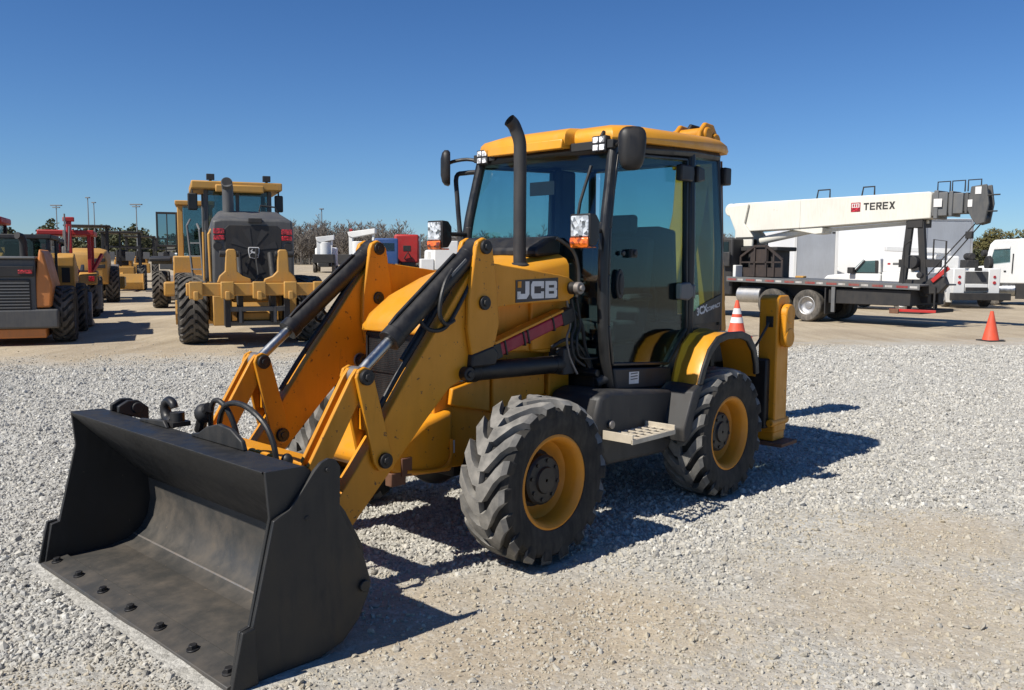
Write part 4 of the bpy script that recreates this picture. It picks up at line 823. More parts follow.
rail = part(t, 'bed_rail', 'grey', .006, ('p', [(-3.06, tilt(-3.06) + .01), (3.6, tilt(3.6) + .01), (3.6, tilt(3.6) - .16), (-3.06, tilt(-3.06) - .16)], 'y', -.03, -.001))
for nm, mat, off, wd in (('red_tape', 'tapered', 0, .34), ('white_tape', 'tapew', .40, .22)):
    m = MB(); x = -3.0 + off
    while x + wd < 3.55: m.prism([(x, tilt(x) - .05), (x + wd, tilt(x + wd) - .05), (x + wd, tilt(x + wd) - .115), (x, tilt(x) - .115)], 'y', -.036, -.0305); x += .74; m.build(nm, mat, rail); m = MB()
part(t, 'chassis_rail', 'dark', .02, ('b', -6.0, 3.5, .75, .95, .70, .98), ('b', -6.0, 3.5, 1.45, 1.65, .70, .98)); part(t, 'underbody', 'dark', .02, ('b', .72, 3.3, .08, 2.3, .62, 1.08), ('b', -2.9, .6, .6, 1.8, .78, 1.2))
part(t, 'fuel_tank', 'alu', .03, ('c', (-2.72, .32, .80), (-1.80, .32, .80), .27, 24)); part(t, 'mud_flap', 'dark', .005, ('b', .62, .66, .02, .6, .28, 1.1)); part(t, 'splash_panel', 'grey', .01, ('b', .86, .98, -.01, .05, .35, 1.15))
part(t, 'rear_bumper', 'dark', .01, ('b', 2.9, 3.6, .1, 2.3, .40, .50), ('b', 3.1, 3.2, .3, .4, .4, 1.0), ('b', 3.1, 3.2, 2.0, 2.1, .4, 1.0)); part(t, 'marker_bar', 'red', .008, ('b', 2.75, 4.1, -.06, -.02, .46, .54)); part(t, 'outrigger_box', 'rust', .01, ('b', 2.78, 3.05, -.12, -.061, .40, .54))
part(t, 'cab', 'dark', .06, ('p', [(-5.0, .75), (-2.95, .75), (-2.95, 2.72), (-4.1, 2.80), (-4.55, 2.1), (-5.9, 1.95), (-6.1, .75)], 'y', .12, 2.3)); part(t, 'cab_window', 'farglass', .0, ('p', [(-3.1, 1.95), (-3.1, 2.6), (-3.85, 2.6), (-4.2, 1.95)], 'y', .09, .118)); part(t, 'mirror', 'dkgrey', .03, ('b', -3.25, -2.95, -.05, .05, 1.75, 2.25)); part(t, 'rear_step', 'white', .02, ('b', -2.90, -2.78, .1, .5, 1.38, 1.8))
m = MB()
RK = [(-2.65, 1.41), (-2.65, 2.1), (-2.1, 2.45), (-1.65, 2.45), (-1.02, 1.98), (-1.02, 1.41)]
for a, b in zip(RK, RK[1:]): m.obox((a[0], .5, a[1]), (b[0], .5, b[1]), .07, .08, (0, 1, 0))
for x, z in ((-2.1, 2.45), (-1.65, 2.45), (-1.35, 2.2)): m.obox((x, .5, 1.41), (x, .5, z), .06, .06, (0, 1, 0))
m.obox((-2.65, .5, 1.9), (-1.02, .5, 1.9), .05, .06, (0, 1, 0)); m.box(-2.65, -1.02, .52, .55, 1.41, 1.72); m.box(-2.3, -1.6, .53, .56, 1.72, 2.35)
m.build('headache_rack', 'darkrust', t)
part(t, 'turret', 'dark', .03, ('b', -2.7, -1.7, .7, 1.7, 1.3, 2.35), ('b', -3.0, -1.5, .6, 1.8, 2.28, 2.42))
part(t, 'boom_pedestal', 'cream', .03, ('p', [(-3.1, 3.8), (-2.7, 2.95), (-2.72, 2.42), (-2.0, 2.42), (-2.0, 2.75), (-2.35, 3.2), (-2.2, 3.85)], 'y', .75, .85), ('p', [(-3.1, 3.8), (-2.7, 2.95), (-2.72, 2.42), (-2.0, 2.42), (-2.0, 2.75), (-2.35, 3.2), (-2.2, 3.85)], 'y', 1.55, 1.65)); part(t, 'nameplate', 'dark', 0, ('b', -2.65, -1.95, .738, .748, 2.68, 2.74))
bm_ = part(t, 'boom', 'cream', .03, ('p', [(-3.05, 3.62), (-2.85, 3.90), (3.74, 3.90), (3.80, 3.84), (3.80, 3.14), (-.2, 2.98), (-2.3, 2.93), (-2.6, 3.05)], 'y', .86, 1.54))
part(bm_, 'boom_end', 'cream', .03, ('c', (-2.95, .80, 3.68), (-2.95, 1.6, 3.68), .22, 20)); part(bm_, 'boom_stiffener', 'cream', .006, ('b', -.35, -.31, .845, .858, 3.0, 3.88))
part(t, 'lift_cylinder', 'cream', .01, ('c', (-1.95, 1.2, 2.62), (.35, 1.2, 3.02), .13, 16)); part(t, 'cylinder_saddle', 'cream', .02, ('p', [(-.75, 2.97), (.45, 2.99), (.45, 2.80), (.2, 2.78)], 'y', .9, 1.5)); part(t, 'support_tube', 'cream', .006, ('o', (.4, 1.2, 2.9), (3.6, 1.2, 3.06), .12, .09))
part(bm_, 'boom_section', 'grey', .02, ('b', 3.801, 4.22, .90, 1.50, 3.20, 3.86), ('b', 3.86, 3.98, .86, 1.54, 3.12, 3.92)); part(bm_, 'boom_section', 'grey', .02, ('b', 4.221, 4.62, .95, 1.45, 3.25, 3.82), ('b', 4.26, 4.36, .90, 1.50, 3.18, 3.88)); part(bm_, 'boom_section', 'hoodgrey', .02, ('b', 4.621, 5.0, 1.0, 1.4, 3.30, 3.78), ('b', 4.66, 4.74, .96, 1.44, 3.24, 3.82))
hd = part(bm_, 'boom_head', 'hoodgrey', .02, ('p', [(4.72, 3.35), (4.8, 3.98), (5.2, 4.02), (5.28, 3.5), (5.2, 2.98), (4.98, 2.92), (4.85, 3.1)], 'y', .98, 1.06), ('p', [(4.72, 3.35), (4.8, 3.98), (5.2, 4.02), (5.28, 3.5), (5.2, 2.98), (4.98, 2.92), (4.85, 3.1)], 'y', 1.34, 1.42)); part(hd, 'sheave', 'dark', .01, ('c', (5.05, 1.08, 3.1), (5.05, 1.32, 3.1), .16), ('c', (5.05, 1.08, 3.78), (5.05, 1.32, 3.78), .16)); parts(hd, 'sign_plate', 'decalw', .004, ('b', 4.92, 5.08, .965, .978, 3.76, 3.96), ('b', 4.74, 4.86, .965, .978, 3.42, 3.62)); parts(hd, 'rope_guard', 'dark', 0, ('t', [(5.2, 1.0, 3.72), (5.55, 1.0, 3.72)], .02), ('t', [(5.2, 1.0, 3.28), (5.5, 1.0, 3.28)], .02)); part(bm_, 'white_plate', 'decalw', .004, ('b', 3.87, 4.1, .84, .858, 3.45, 3.68))
m = MB()
for x in (3.9, 4.3, 4.72): m.tube([(x, 1.0, 3.85), (x, 1.0, 4.16), (x + .34, 1.0, 4.16), (x + .34, 1.0, 3.85)], .02, 6)
m.build('guide_loops', 'dark', bm_); part(bm_, 'guide_loop', 'dark', 0, ('t', [(.05, 1.2, 3.9), (.1, 1.2, 4.18), (.5, 1.2, 4.18), (.5, 1.2, 3.9)], .025, 6)); part(bm_, 'guide_loop', 'dark', 0, ('t', [(1.55, 1.2, 3.9), (1.6, 1.2, 4.18), (1.95, 1.2, 4.18), (1.95, 1.2, 3.9)], .025, 6))
m = MB(); lx0 = 1.80; lz = 3.46; lh = .215; tk = .045
def lq(pts): m.prism([(lx0 + p[0], lz + p[1]) for p in pts], 'y', .8525, .8585)
def bar(x0, x1, z0, z1): lq([(x0, z0), (x1, z0), (x1, z1), (x0, z1)])
for i, ch in enumerate('TEREX'):
    o_ = i * .196; w_ = .165
    if ch == 'T': bar(o_, o_ + w_, lh - tk, lh); bar(o_ + w_ / 2 - tk / 2, o_ + w_ / 2 + tk / 2, 0, lh - tk)
    if ch == 'E': bar(o_, o_ + tk, 0, lh); bar(o_ + tk, o_ + w_, 0, tk * .9); bar(o_ + tk, o_ + w_, lh - tk * .9, lh); bar(o_ + tk, o_ + w_ * .9, lh / 2 - tk * .42, lh / 2 + tk * .42)
    if ch == 'R': bar(o_, o_ + tk, 0, lh); bar(o_ + tk, o_ + w_ * .9, lh - tk * .9, lh); bar(o_ + tk, o_ + w_ * .9, lh * .42, lh * .42 + tk * .85); lq([(o_ + w_ * .9, lh * .42), (o_ + w_, lh * .52), (o_ + w_, lh * .92), (o_ + w_ * .9, lh), (o_ + w_ * .9 - tk * .6, lh - tk), (o_ + w_ * .9 - tk * .6, lh * .5)]); lq([(o_ + w_ * .42, lh * .42), (o_ + w_ * .74, lh * .42), (o_ + w_ * 1.04, 0), (o_ + w_ * .72, 0)])
    if ch == 'X': lq([(o_, lh), (o_ + tk * 1.25, lh), (o_ + w_ * 1.08, 0), (o_ + w_ * 1.08 - tk * 1.25, 0)]); lq([(o_, 0), (o_ + tk * 1.25, 0), (o_ + w_ * .56, lh * .42), (o_ + w_ * .36, lh * .5)]); lq([(o_ + w_ * 1.08, lh), (o_ + w_ * 1.08 - tk * 1.25, lh), (o_ + w_ * .50, lh * .58), (o_ + w_ * .72, lh * .5)])
m.build('boom_lettering', 'dark', bm_)
lg = part(bm_, 'logo_panel', 'redlens', .004, ('b', 1.40, 1.70, .852, .8595, 3.42, 3.70)); part(lg, 'logo_mark', 'decalw', 0, ('b', 1.43, 1.67, .849, .8518, 3.55, 3.67)); part(lg, 'logo_bars', 'redlens', 0, ('b', 1.46, 1.50, .846, .8488, 3.57, 3.65), ('b', 1.53, 1.57, .846, .8488, 3.57, 3.65), ('b', 1.60, 1.64, .846, .8488, 3.57, 3.65))
m = MB()
for a, b in (((3.18, 3.14), (3.02, 1.2)), ((3.48, 3.14), (3.66, 1.1))):
    m.obox((a[0], 1.0, a[1]), (b[0], 1.0, b[1]), .18, .14, (0, 1, 0))
m.box(3.12, 3.56, .9, 1.5, 2.9, 3.135); m.box(2.9, 4.1, .95, 1.05, 1.75, 1.98); m.box(3.05, 3.62, .95, 1.05, 1.28, 1.40)
m.build('boom_rest', 'dark', t); part(t, 'cable_reel', 'dark', .02, ('c', (3.35, .70, 1.9), (3.35, .94, 1.9), .2)); part(t, 'hand_rail', 'dark', 0, ('t', [(2.9, .4, 1.25), (2.9, .4, 2.4), (3.1, .4, 2.55)], .025), ('t', [(3.75, .4, 1.98), (3.75, .4, 2.55), (4.1, .4, 2.5), (4.1, .4, 1.3)], .025), ('t', [(3.8, .5, .55), (3.8, .5, 1.2)], .03)); part(t, 'winch_block', 'dkgrey', .03, ('p', [(3.35, 1.1), (3.6, 1.45), (4.0, 1.5), (4.1, 1.25), (3.9, 1.0), (3.5, .95)], 'y', .55, .8)); part(t, 'hook_strap', 'red', .01, ('o', (3.7, .52, 1.35), (4.15, .52, 1.75), .06, .12)); part(t, 'load_line', 'dark', 0, ('t', [(5.1, 1.1, 3.0), (3.95, .9, 1.45)], .018, 6), ('t', [(4.95, 1.1, 3.0), (3.75, .9, 1.5)], .018, 6)); part(t, 'hanging_hook', 'dark', .02, ('b', 4.72, 4.9, .95, 1.1, 2.55, 2.75))
part(t, 'hydraulic_control', 'dark', .02, ('b', 3.0, 3.5, .6, .9, .9, 1.25), ('c', (3.3, .55, 1.52), (3.3, .7, 1.52), .09)); part(t, 'tool_strap', 'dyel', .02, ('b', -.55, -.25, .2, .4, 1.39, 1.46))

BT = Matrix(((1.036, 0, 0, -.522), (0, 1, 0, 0), (0, 0, 1.03, -.05), (0, 0, 0, 1)))
done = set()
def shift(o):
    if o.data.name not in done: done.add(o.data.name); o.data.transform(BT)
    for ch_ in o.children: shift(ch_)
for o in list(t.children):
    if o.name.split('.')[0] in ('boom', 'boom_pedestal', 'lift_cylinder', 'cylinder_saddle', 'support_tube', 'boom_rest', 'nameplate', 'load_line', 'hanging_hook', 'cable_reel'): shift(o)
    if o.name.split('.')[0] in ('headache_rack',): o.location.x = -.2

# --- white vehicles behind the boom truck
tr = thing('box_trailer', 'long white box trailer with grey rear door, tallest vehicle on the right', 'trailer', (19.9, 41.6, 0), R_(5))
part(tr, 'box', 'whitebox', .03, ('b', 0, 2.45, .06, 16, 1.0, 4.1)); part(tr, 'rear_door', 'rolldoor', .01, ('b', .12, 2.33, .02, .0595, 1.1, 3.98)); part(tr, 'door_frame', 'alu', .01, ('b', 0, .11, 0, .059, .95, 4.08), ('b', 2.34, 2.45, 0, .059, .95, 4.08), ('b', .11, 2.34, 0, .059, 3.985, 4.08)); part(tr, 'underframe', 'dark', .02, ('b', .6, 1.9, .2, 15, .75, .99), ('b', .1, 2.3, .15, .3, .45, .6))
side_wheels(tr, [], spT); axle_wheels(tr, [(.2, 2.0, -1), (2.25, 2.0, 1), (.2, 3.3, -1), (2.25, 3.3, 1)], spT); part(tr, 'side_marker', 'redlens', 0, ('b', -.012, -.001, .5, .8, 1.05, 1.12)); part(tr, 'lower_rail', 'alu', .008, ('b', -.02, -.001, .1, 15.9, 1.0, 1.10), ('b', -.02, -.001, .1, 15.9, 3.98, 4.09))
bt = thing('box_truck', 'white box truck with grey roll-up rear door behind the flatbed', 'box truck', (15.05, 46, 0), R_(-2))
part(bt, 'box', 'whitebox', .03, ('b', 0, 2.32, .06, 6.5, 1.0, 3.78)); part(bt, 'roll_door', 'rolldoor', .01, ('b', .16, 2.16, .02, .0595, 1.05, 3.66))
part(bt, 'door_frame', 'white', .01, ('b', 0, .15, 0, .059, .95, 3.76), ('b', 2.17, 2.32, 0, .059, .95, 3.76), ('b', .15, 2.17, 0, .059, 3.67, 3.76)); part(bt, 'corner_lamp', 'dark', .01, ('b', .18, .34, .0, .0195, 3.52, 3.6), ('b', 1.98, 2.14, .0, .0195, 3.52, 3.6)); axle_wheels(bt, [(.2, 1.5, -1), (2.1, 1.5, 1), (.2, 7.6, -1), (2.1, 7.6, 1)], spT); part(bt, 'cab', 'white', .1, ('p', [(6.6, .6), (6.6, 2.5), (7.6, 2.5), (8.1, 1.7), (8.8, 1.5), (8.9, .6)], 'x', .2, 2.1)); part(bt, 'bumper', 'dark', .02, ('b', .1, 2.2, .0, .2, .5, .65))
def step_body(): pass
pk = thing('utility_truck', 'white utility pickup with dark side windows seen past the flatbed', 'pickup truck', (14.65, 35, 0), R_(-52))
side_wheels(pk, [(-1.35, .12, -1), (-1.35, 1.85, 1), (1.3, .12, -1), (1.3, 1.85, 1)], TRK('pickup', .40, .26))
part(pk, 'body', 'white', .08, ('p', [(-2.2, .5), (-2.25, 1.2), (-2.05, 1.40), (-.95, 1.50), (.35, 1.50), (.35, .5)], 'y', .0, 2.0)); part(pk, 'cabin', 'white', .05, ('p', [(-1.0, 1.50), (-.42, 2.06), (-.25, 2.12), (.28, 2.12), (.35, 1.5)], 'y', .06, 1.94))
part(pk, 'side_window', 'farglass', .0, ('p', [(-.80, 1.53), (-.35, 2.0), (.22, 2.02), (.24, 1.53)], 'y', .03, .058)); part(pk, 'window_frame', 'dark', .005, ('p', [(.12, 1.53), (.24, 1.53), (.24, 2.02), (.10, 2.02)], 'y', .015, .0295), ('p', [(-.88, 1.51), (-.38, 2.04), (-.32, 2.02), (-.78, 1.51)], 'y', .015, .0295), ('b', -.85, .24, .015, .0295, 1.505, 1.535)); part(pk, 'windscreen', 'farglass', 0, ('p', [(-1.03, 1.53), (-.47, 2.06), (-.45, 2.04), (-1.0, 1.51)], 'y', .12, 1.88)); part(pk, 'mirror', 'dark', .03, ('b', -.98, -.72, -.22, -.02, 1.48, 1.74)); part(pk, 'service_body', 'white', .03, ('b', .42, 2.1, .0, 2.0, .75, 1.55), ('b', .42, 1.6, .05, 1.95, 1.55, 2.12)); part(pk, 'side_panel_box', 'dark', .02, ('b', 1.62, 2.0, -.02, .4, 1.62, 2.22)); part(pk, 'dot_decal', 'redlens', 0, ('b', .62, .74, .042, .0495, 1.85, 1.92)); part(pk, 'dot_decal', 'grey', 0, ('b', .84, 1.35, .042, .0495, 1.84, 1.93))
sv = thing('service_crane_truck', 'white service truck with small crane and black rear bumper beside the trailer', 'service truck', (19.1, 37, 0), R_(-5))
axle_wheels(sv, [(.1, 1.2, -1), (1.75, 1.2, 1), (.1, 5.2, -1), (1.75, 5.2, 1)], TRK('service', .46, .28)); part(sv, 'service_body', 'white', .04, ('b', -.05, .45, .1, 4.0, .62, 1.72), ('b', 1.4, 1.9, .1, 4.0, .62, 1.72), ('b', .45, 1.4, .3, 4.0, .62, 1.0)); part(sv, 'tailgate', 'hoodgrey', .01, ('b', .46, 1.39, .1, .16, 1.05, 1.58)); part(sv, 'tail_panel', 'white', .01, ('b', .46, 1.39, .1, .25, .72, 1.04)); part(sv, 'tail_step', 'dark', .01, ('b', .46, 1.39, .06, .098, .75, .9)); part(sv, 'rear_bumper', 'dark', .02, ('b', -.25, 2.1, -.5, .08, .36, .66)); parts(sv, 'tail_light', 'redlens', .01, ('c', (.2, .07, 1.1), (.2, .1, 1.1), .07), ('c', (1.65, .07, 1.1), (1.65, .1, 1.1), .07), ('c', (.2, .07, 1.35), (.2, .1, 1.35), .06), ('c', (1.65, .07, 1.35), (1.65, .1, 1.35), .06)); part(sv, 'cab', 'white', .1, ('p', [(4.1, .6), (4.1, 2.3), (5.2, 2.3), (5.7, 1.6), (6.8, 1.4), (6.9, .6)], 'x', .0, 1.85)); part(sv, 'crane_post', 'white', .02, ('b', .55, .95, 3.3, 3.8, 1.0, 2.35)); part(sv, 'crane_boom', 'white', .02, ('p', [(-1.9, 2.50), (.3, 2.42), (1.0, 2.38), (1.0, 2.62), (-1.9, 2.72)], 'y', 3.1, 3.4)); part(sv, 'outrigger', 'white', .02, ('p', [(-.35, .25), (-.12, .25), (-.3, 1.0), (-.45, 1.0)], 'y', -.1, .05)); part(sv, 'air_compressor', 'dark', .03, ('b', 1.3, 1.8, 2.0, 2.8, 1.73, 2.1), ('c', (1.5, 2.0, 2.25), (1.5, 2.6, 2.25), .16)); part(sv, 'hose_reel', 'dark', .02, ('c', (1.95, 1.6, 1.95), (2.12, 1.6, 1.95), .3), ('c', (2.0, 2.2, 2.4), (2.2, 2.2, 2.4), .15)); part(sv, 'vise', 'dark', .02, ('b', .8, 1.0, -.2, .1, 1.6, 1.75))
sm = thing('semi_truck', 'white semi truck cab with green tinted window at the right edge', 'semi truck', (23.0, 40.2, 0), R_(-32))
side_wheels(sm, [(-.35, .2, -1), (-.35, 2.2, 1), (2.9, .2, -1), (2.9, 2.2, 1), (4.2, .2, -1), (4.2, 2.2, 1)], spT); part(sm, 'cab', 'white', .06, ('p', [(-.78, 1.0), (-.82, 1.95), (-.62, 2.85), (-.45, 3.05), (1.6, 3.15), (1.6, 1.0)], 'y', .08, 2.4)); part(sm, 'hood', 'white', .12, ('p', [(-.80, .9), (-.80, 1.85), (-1.9, 1.7), (-2.05, .7), (-.6, .7)], 'y', .25, 2.2)); part(sm, 'door_window', 'farglass', 0, ('p', [(-.60, 1.92), (-.46, 2.58), (.20, 2.62), (.22, 2.02)], 'y', .05, .078)); part(sm, 'window_visor', 'decalw', .01, ('p', [(-.48, 2.60), (-.40, 2.74), (.20, 2.76), (.20, 2.64)], 'y', .03, .06)); part(sm, 'mirror', 'dark', .02, ('b', -.72, -.55, -.2, .0, 1.8, 2.3)); part(sm, 'fuel_tank', 'chrome', .02, ('c', (-.6, .3, .72), (.5, .3, .72), .3, 20)); part(sm, 'frame', 'dark', .02, ('b', -2, 5, .8, 1.6, .6, .95)); part(sm, 'step', 'dark', .01, ('b', .5, 1.5, .1, .5, .3, 1.0)); part(sm, 'handle', 'dark', 0, ('t', [(.32, .06, 1.5), (.34, .06, 2.4)], .025)); part(sm, 'door_latch', 'dark', .01, ('b', -.02, .08, .05, .079, 1.55, 1.62)); part(sm, 'exhaust', 'chrome', 0, ('t', [(1.7, .5, 1.0), (1.7, .5, 3.3)], .08))

# --- cones
def cone(name, lab, loc, H, bands):
    c = thing(name, lab, 'cone', loc, .2); m = MB(); b = .185 * H / .71
    m.lathe([(b, .03), (b * .97, .045), (.035, H), (.03, H)], (0, 0, 0), 'z', 24); m.build('cone_body', 'coneo', c)
    part(c, 'base', 'coneo' if bands else 'dark', .008, ('b', -b * 1.2, b * 1.2, -b * 1.2, b * 1.2, 0, .03))
    for z0, z1 in bands:
        m = MB(); f = lambda z: b * .97 + (.035 - b * .97) * (z - .045) / (H - .045) + .003
        m.lathe([(f(z0), z0), (f(z1), z1)], (0, 0, 0), 'z', 24); m.build('reflective_band', 'decalw', c)
    return c
cone('traffic_cone', 'plain orange traffic cone standing alone at the right', (11.5, 20.5, .0), .72, ())
cone('traffic_cone', 'orange traffic cone with two white bands behind the rear wheel', (5.6, 21.3, 0), .92, ((.36, .50), (.58, .72)))

# --- far vehicles between the machines
def crane_truck(lab, x, y, rz, red, bl_, bz):
    c = thing('bucket_truck', lab, 'truck', place(x, y), R_(rz))
    axle_wheels(c, [(.1, .8, -1), (2.0, .8, 1), (.1, 1.9, -1), (2.0, 1.9, 1), (.1, 5.8, -1), (2.0, 5.8, 1)], spT)
    part(c, 'dump_body', 'dark', .04, ('b', 0, 2.1, -.2, 2.6, 1.0, 1.9)); part(c, 'chassis', 'dark', .03, ('b', .5, 1.6, -.2, 6.2, .6, 1.0)); part(c, 'cab', 'white', .15, ('p', [(3.6, .7), (3.6, 2.6), (5.0, 2.7), (5.5, 1.9), (6.6, 1.7), (6.7, .7)], 'x', -.1, 2.2)); part(c, 'silo', 'white', .05, ('c', (1.0, 2.9, 1.0), (1.0, 2.9, 3.2), .75, 20))
    part(c, 'crane_mast', 'white', .03, ('b', .2, .55, 2.3, 2.7, 1.0, bz)); part(c, 'crane_boom', 'white', .04, ('p', [(.1, bz), (bl_, bz + .12 * bl_), (bl_, bz - .5 + .12 * bl_), (.6, bz - .55), (.2, bz - .4)], 'y', 2.2, 2.8)); part(c, 'brace', 'white', .02, ('o', (bl_ - .45, 2.5, 1.2), (bl_ - .2, 2.5, bz), .2, .2))
    if red: part(c, 'lamp_bar', 'red', .03, ('b', 3.6, 3.9, 2.3, 2.7, 2.6, 4.6))
    return c
crane_truck('white crane truck far off beside the grader, nearer the bare trees', -20.4, 88, 8, True, 2.0, 3.7)
crane_truck('white crane truck far off half hidden by the black boom cylinder', -16.6, 82, -10, False, 2.9, 4.1)
st = thing('sleeper_truck', 'red sleeper cab truck far off behind the yellow loader arms', 'semi truck', place(-12.2, 90), R_(10)); axle_wheels(st, [(.2, 1.0, -1), (2.4, 1.0, 1), (.2, 2.3, -1), (2.4, 2.3, 1), (.2, 6, -1), (2.4, 6, 1)], spT); part(st, 'sleeper', 'red', .2, ('b', .0, 2.6, 2.6, 4.8, 1.0, 4.1)); part(st, 'hood', 'red', .15, ('p', [(4.8, .8), (4.8, 2.2), (6.8, 1.9), (6.9, .8)], 'x', .2, 2.4)); part(st, 'frame', 'dark', .03, ('b', .6, 2.0, -.2, 6, .6, 1.1)); part(st, 'rear_window', 'dark', .02, ('b', .9, 1.7, 2.57, 2.599, 2.3, 2.9)); part(st, 'air_lines', 'dark', 0, ('t', [(1.0, 2.5, 1.5), (1.4, 2.3, 2.2), (1.8, 2.5, 1.5)], .08)); part(st, 'exhaust', 'chrome', 0, ('t', [(2.7, 2.5, 1.0), (2.7, 2.5, 3.9)], .1))
bl = thing('day_cab_truck', 'blue truck cab standing left of the red sleeper truck', 'semi truck', place(-13.9, 87), R_(10)); axle_wheels(bl, [(.2, 1.0, -1), (2.2, 1.0, 1), (.2, 5, -1), (2.2, 5, 1)], spT); part(bl, 'cab', 'blue', .15, ('p', [(1.5, .8), (1.5, 3.6), (3.4, 3.5), (4.0, 2.1), (5.6, 1.8), (5.7, .8)], 'x', .0, 2.4)); part(bl, 'frame', 'dark', .03, ('b', .6, 1.8, -.2, 5, .6, 1.0)); part(bl, 'rear_window', 'farglass', 0, ('b', .4, 2.0, 1.47, 1.499, 2.3, 3.1))
wt = thing('van_body_truck', 'white box-bodied truck behind the black boom cylinder, right of the red cab', 'truck', place(-6.1, 62), R_(10)); axle_wheels(wt, [(.2, 1.0, -1), (2.0, 1.0, 1), (.2, 5, -1), (2.0, 5, 1)], spT); part(wt, 'body', 'white', .06, ('b', .5, 2.2, .1, 3.6, .9, 3.0)); part(wt, 'cab', 'white', .15, ('p', [(3.7, .7), (3.7, 2.4), (4.6, 2.4), (5.2, 1.6), (6.0, 1.5), (6.1, .7)], 'x', .1, 2.1)); part(wt, 'tool_box', 'white', .05, ('b', -.5, .45, .1, 1.6, .8, 1.7))
for k, (x, y, lb) in enumerate(((-33.5, 93, 'white pickup far off at the end of the machine row, right one'), (-38, 96, 'white pickup far off beside the machine row, left one'))):
    v = thing('pickup_truck', lb, 'pickup truck', place(x, y), R_(25)); axle_wheels(v, [(.15, 1, -1), (1.85, 1, 1), (.15, 4.2, -1), (1.85, 4.2, 1)], TRK('pickup', .40, .26)); part(v, 'body', 'white', .1, ('p', [(0, .5), (0, 1.3), (2.1, 1.35), (3.9, 1.35), (5.2, 1.2), (5.3, .5)], 'x', 0, 2)); part(v, 'cabin', 'white', .1, ('p', [(2.0, 1.35), (2.2, 2.0), (3.3, 2.0), (3.9, 1.35)], 'x', .1, 1.9)); part(v, 'rear_window', 'farglass', 0, ('b', .3, 1.7, 2.0, 2.05, 1.45, 1.85))

# --- light poles
for x, y, h, hd_ in ((-95, 180, 11.6, 1), (-87.4, 178, 13.1, 0), (-92, 190, 12.8, 0), (-74, 170, 11.3, 1), (-38, 172, 10.7, 0)):
    lab = {-95: 'tall floodlight pole leftmost above the tree line', -87.4: 'middle floodlight pole, right of the close pair above the trees', -92: 'middle floodlight pole, left of the close pair above the trees', -74: 'floodlight pole with a wide head between the red canopy and the grader', -38: 'floodlight pole above the bare trees right of the grader'}[x]
    p_ = thing('floodlight_pole', lab, 'light pole', place(x, y), 0, 'floodlight poles beyond the yard')
    part(p_, 'pole', 'pole', 0, ('t', [(0, 0, 0), (0, 0, h)], [.15, .09], 8)); part(p_, 'lamp_head', 'pole', .03, ('b', -1.15 if hd_ else -.4, 1.15 if hd_ else .4, -.3, .3, h, h + .22), *([('b', -.7, .7, -.3, .3, h - .4, h - .22)] if hd_ else []))

# --- vegetation
def leaf_cloud(m, c, r, n, s):
    for _ in range(n):
        d = Vector((random.gauss(0, 1), random.gauss(0, 1), random.gauss(0, 1))).normalized() * (random.random() ** .45)
        p = Vector(c) + Vector((d.x * r[0], d.y * r[1], d.z * r[2]))
        a = Vector((random.gauss(0, 1), random.gauss(0, 1), random.gauss(0, 1))).normalized(); b = a.orthogonal().normalized(); k = s * random.uniform(.6, 1.4)
        i = [m.v(p + a * k), m.v(p + b * k * .7), m.v(p - a * k), m.v(p - b * k * .7)]; m.f(i)
def leafy(m, x, y, z, w, h, n, s, lumps=9):
    for _ in range(lumps):
        a = random.random() * 6.28; q = random.random() ** .5 * .6; zz = z + h * random.uniform(.28, .86); t_ = 1 - .55 * abs((zz - z) / h - .5)
        leaf_cloud(m, (x + w * .5 * q * math.cos(a), y + w * .5 * q * math.sin(a), zz), (w * .26 * t_, w * .26 * t_, h * .17), n // lumps, s)
def tree(name, lab, x, y, h, w, mat, n, s):
    t_ = thing(name, lab, 'tree', place(x, y, -.1)); m = MB(); m.tube([(0, 0, 0), (.1, 0, h * .3), (0, .1, h * .6), (.1, 0, h * .85)], [h * .028, h * .008], 8)
    for k in range(7):
        a = k * .9; z0 = h * (.25 + .07 * k); m.tube([(.05, 0, z0), (w * .2 * math.cos(a), w * .2 * math.sin(a), z0 + h * .1), (w * .36 * math.cos(a), w * .36 * math.sin(a), z0 + h * .17)], [h * .012, h * .004], 6)
    m.build('trunk', 'bark', t_); m = MB(); leafy(m, 0, 0, 0, w, h, n, s, 14); me = m.mesh('crown', mat, recalc=False); me.polygons.foreach_set('use_smooth', [False] * len(me.polygons)); link('crown', me, t_)
tree('cedar_tree', 'olive green cedar tree rising behind the service truck, the taller one', 47.2, 86, 6.0, 5.0, 'leafb', 9000, .10)
tree('cedar_tree', 'low dark cedar tree left of the taller one behind the service truck', 44.2, 84, 4.6, 3.4, 'leaf', 5000, .10)
tree('oak_tree', 'low olive tree just above the white semi truck at the right edge', 66, 118, 7.0, 9.0, 'leafb', 4200, .22)
m = MB()
for k in range(64):
    f = k / 63; x = -170 + 96 * f + random.uniform(-2, 2); y = 205 + random.uniform(-16, 22); h = random.uniform(5.8, 9.6) + (2.2 if random.random() < .2 else 0); leafy(m, x, y, 1.4, random.uniform(5, 10), h, 620, .34, 8)
me = m.mesh('evergreen_wood', 'leaf', recalc=False); me.polygons.foreach_set('use_smooth', [False] * len(me.polygons)); link('evergreen_wood', me)['kind'] = 'stuff'
m = MB()
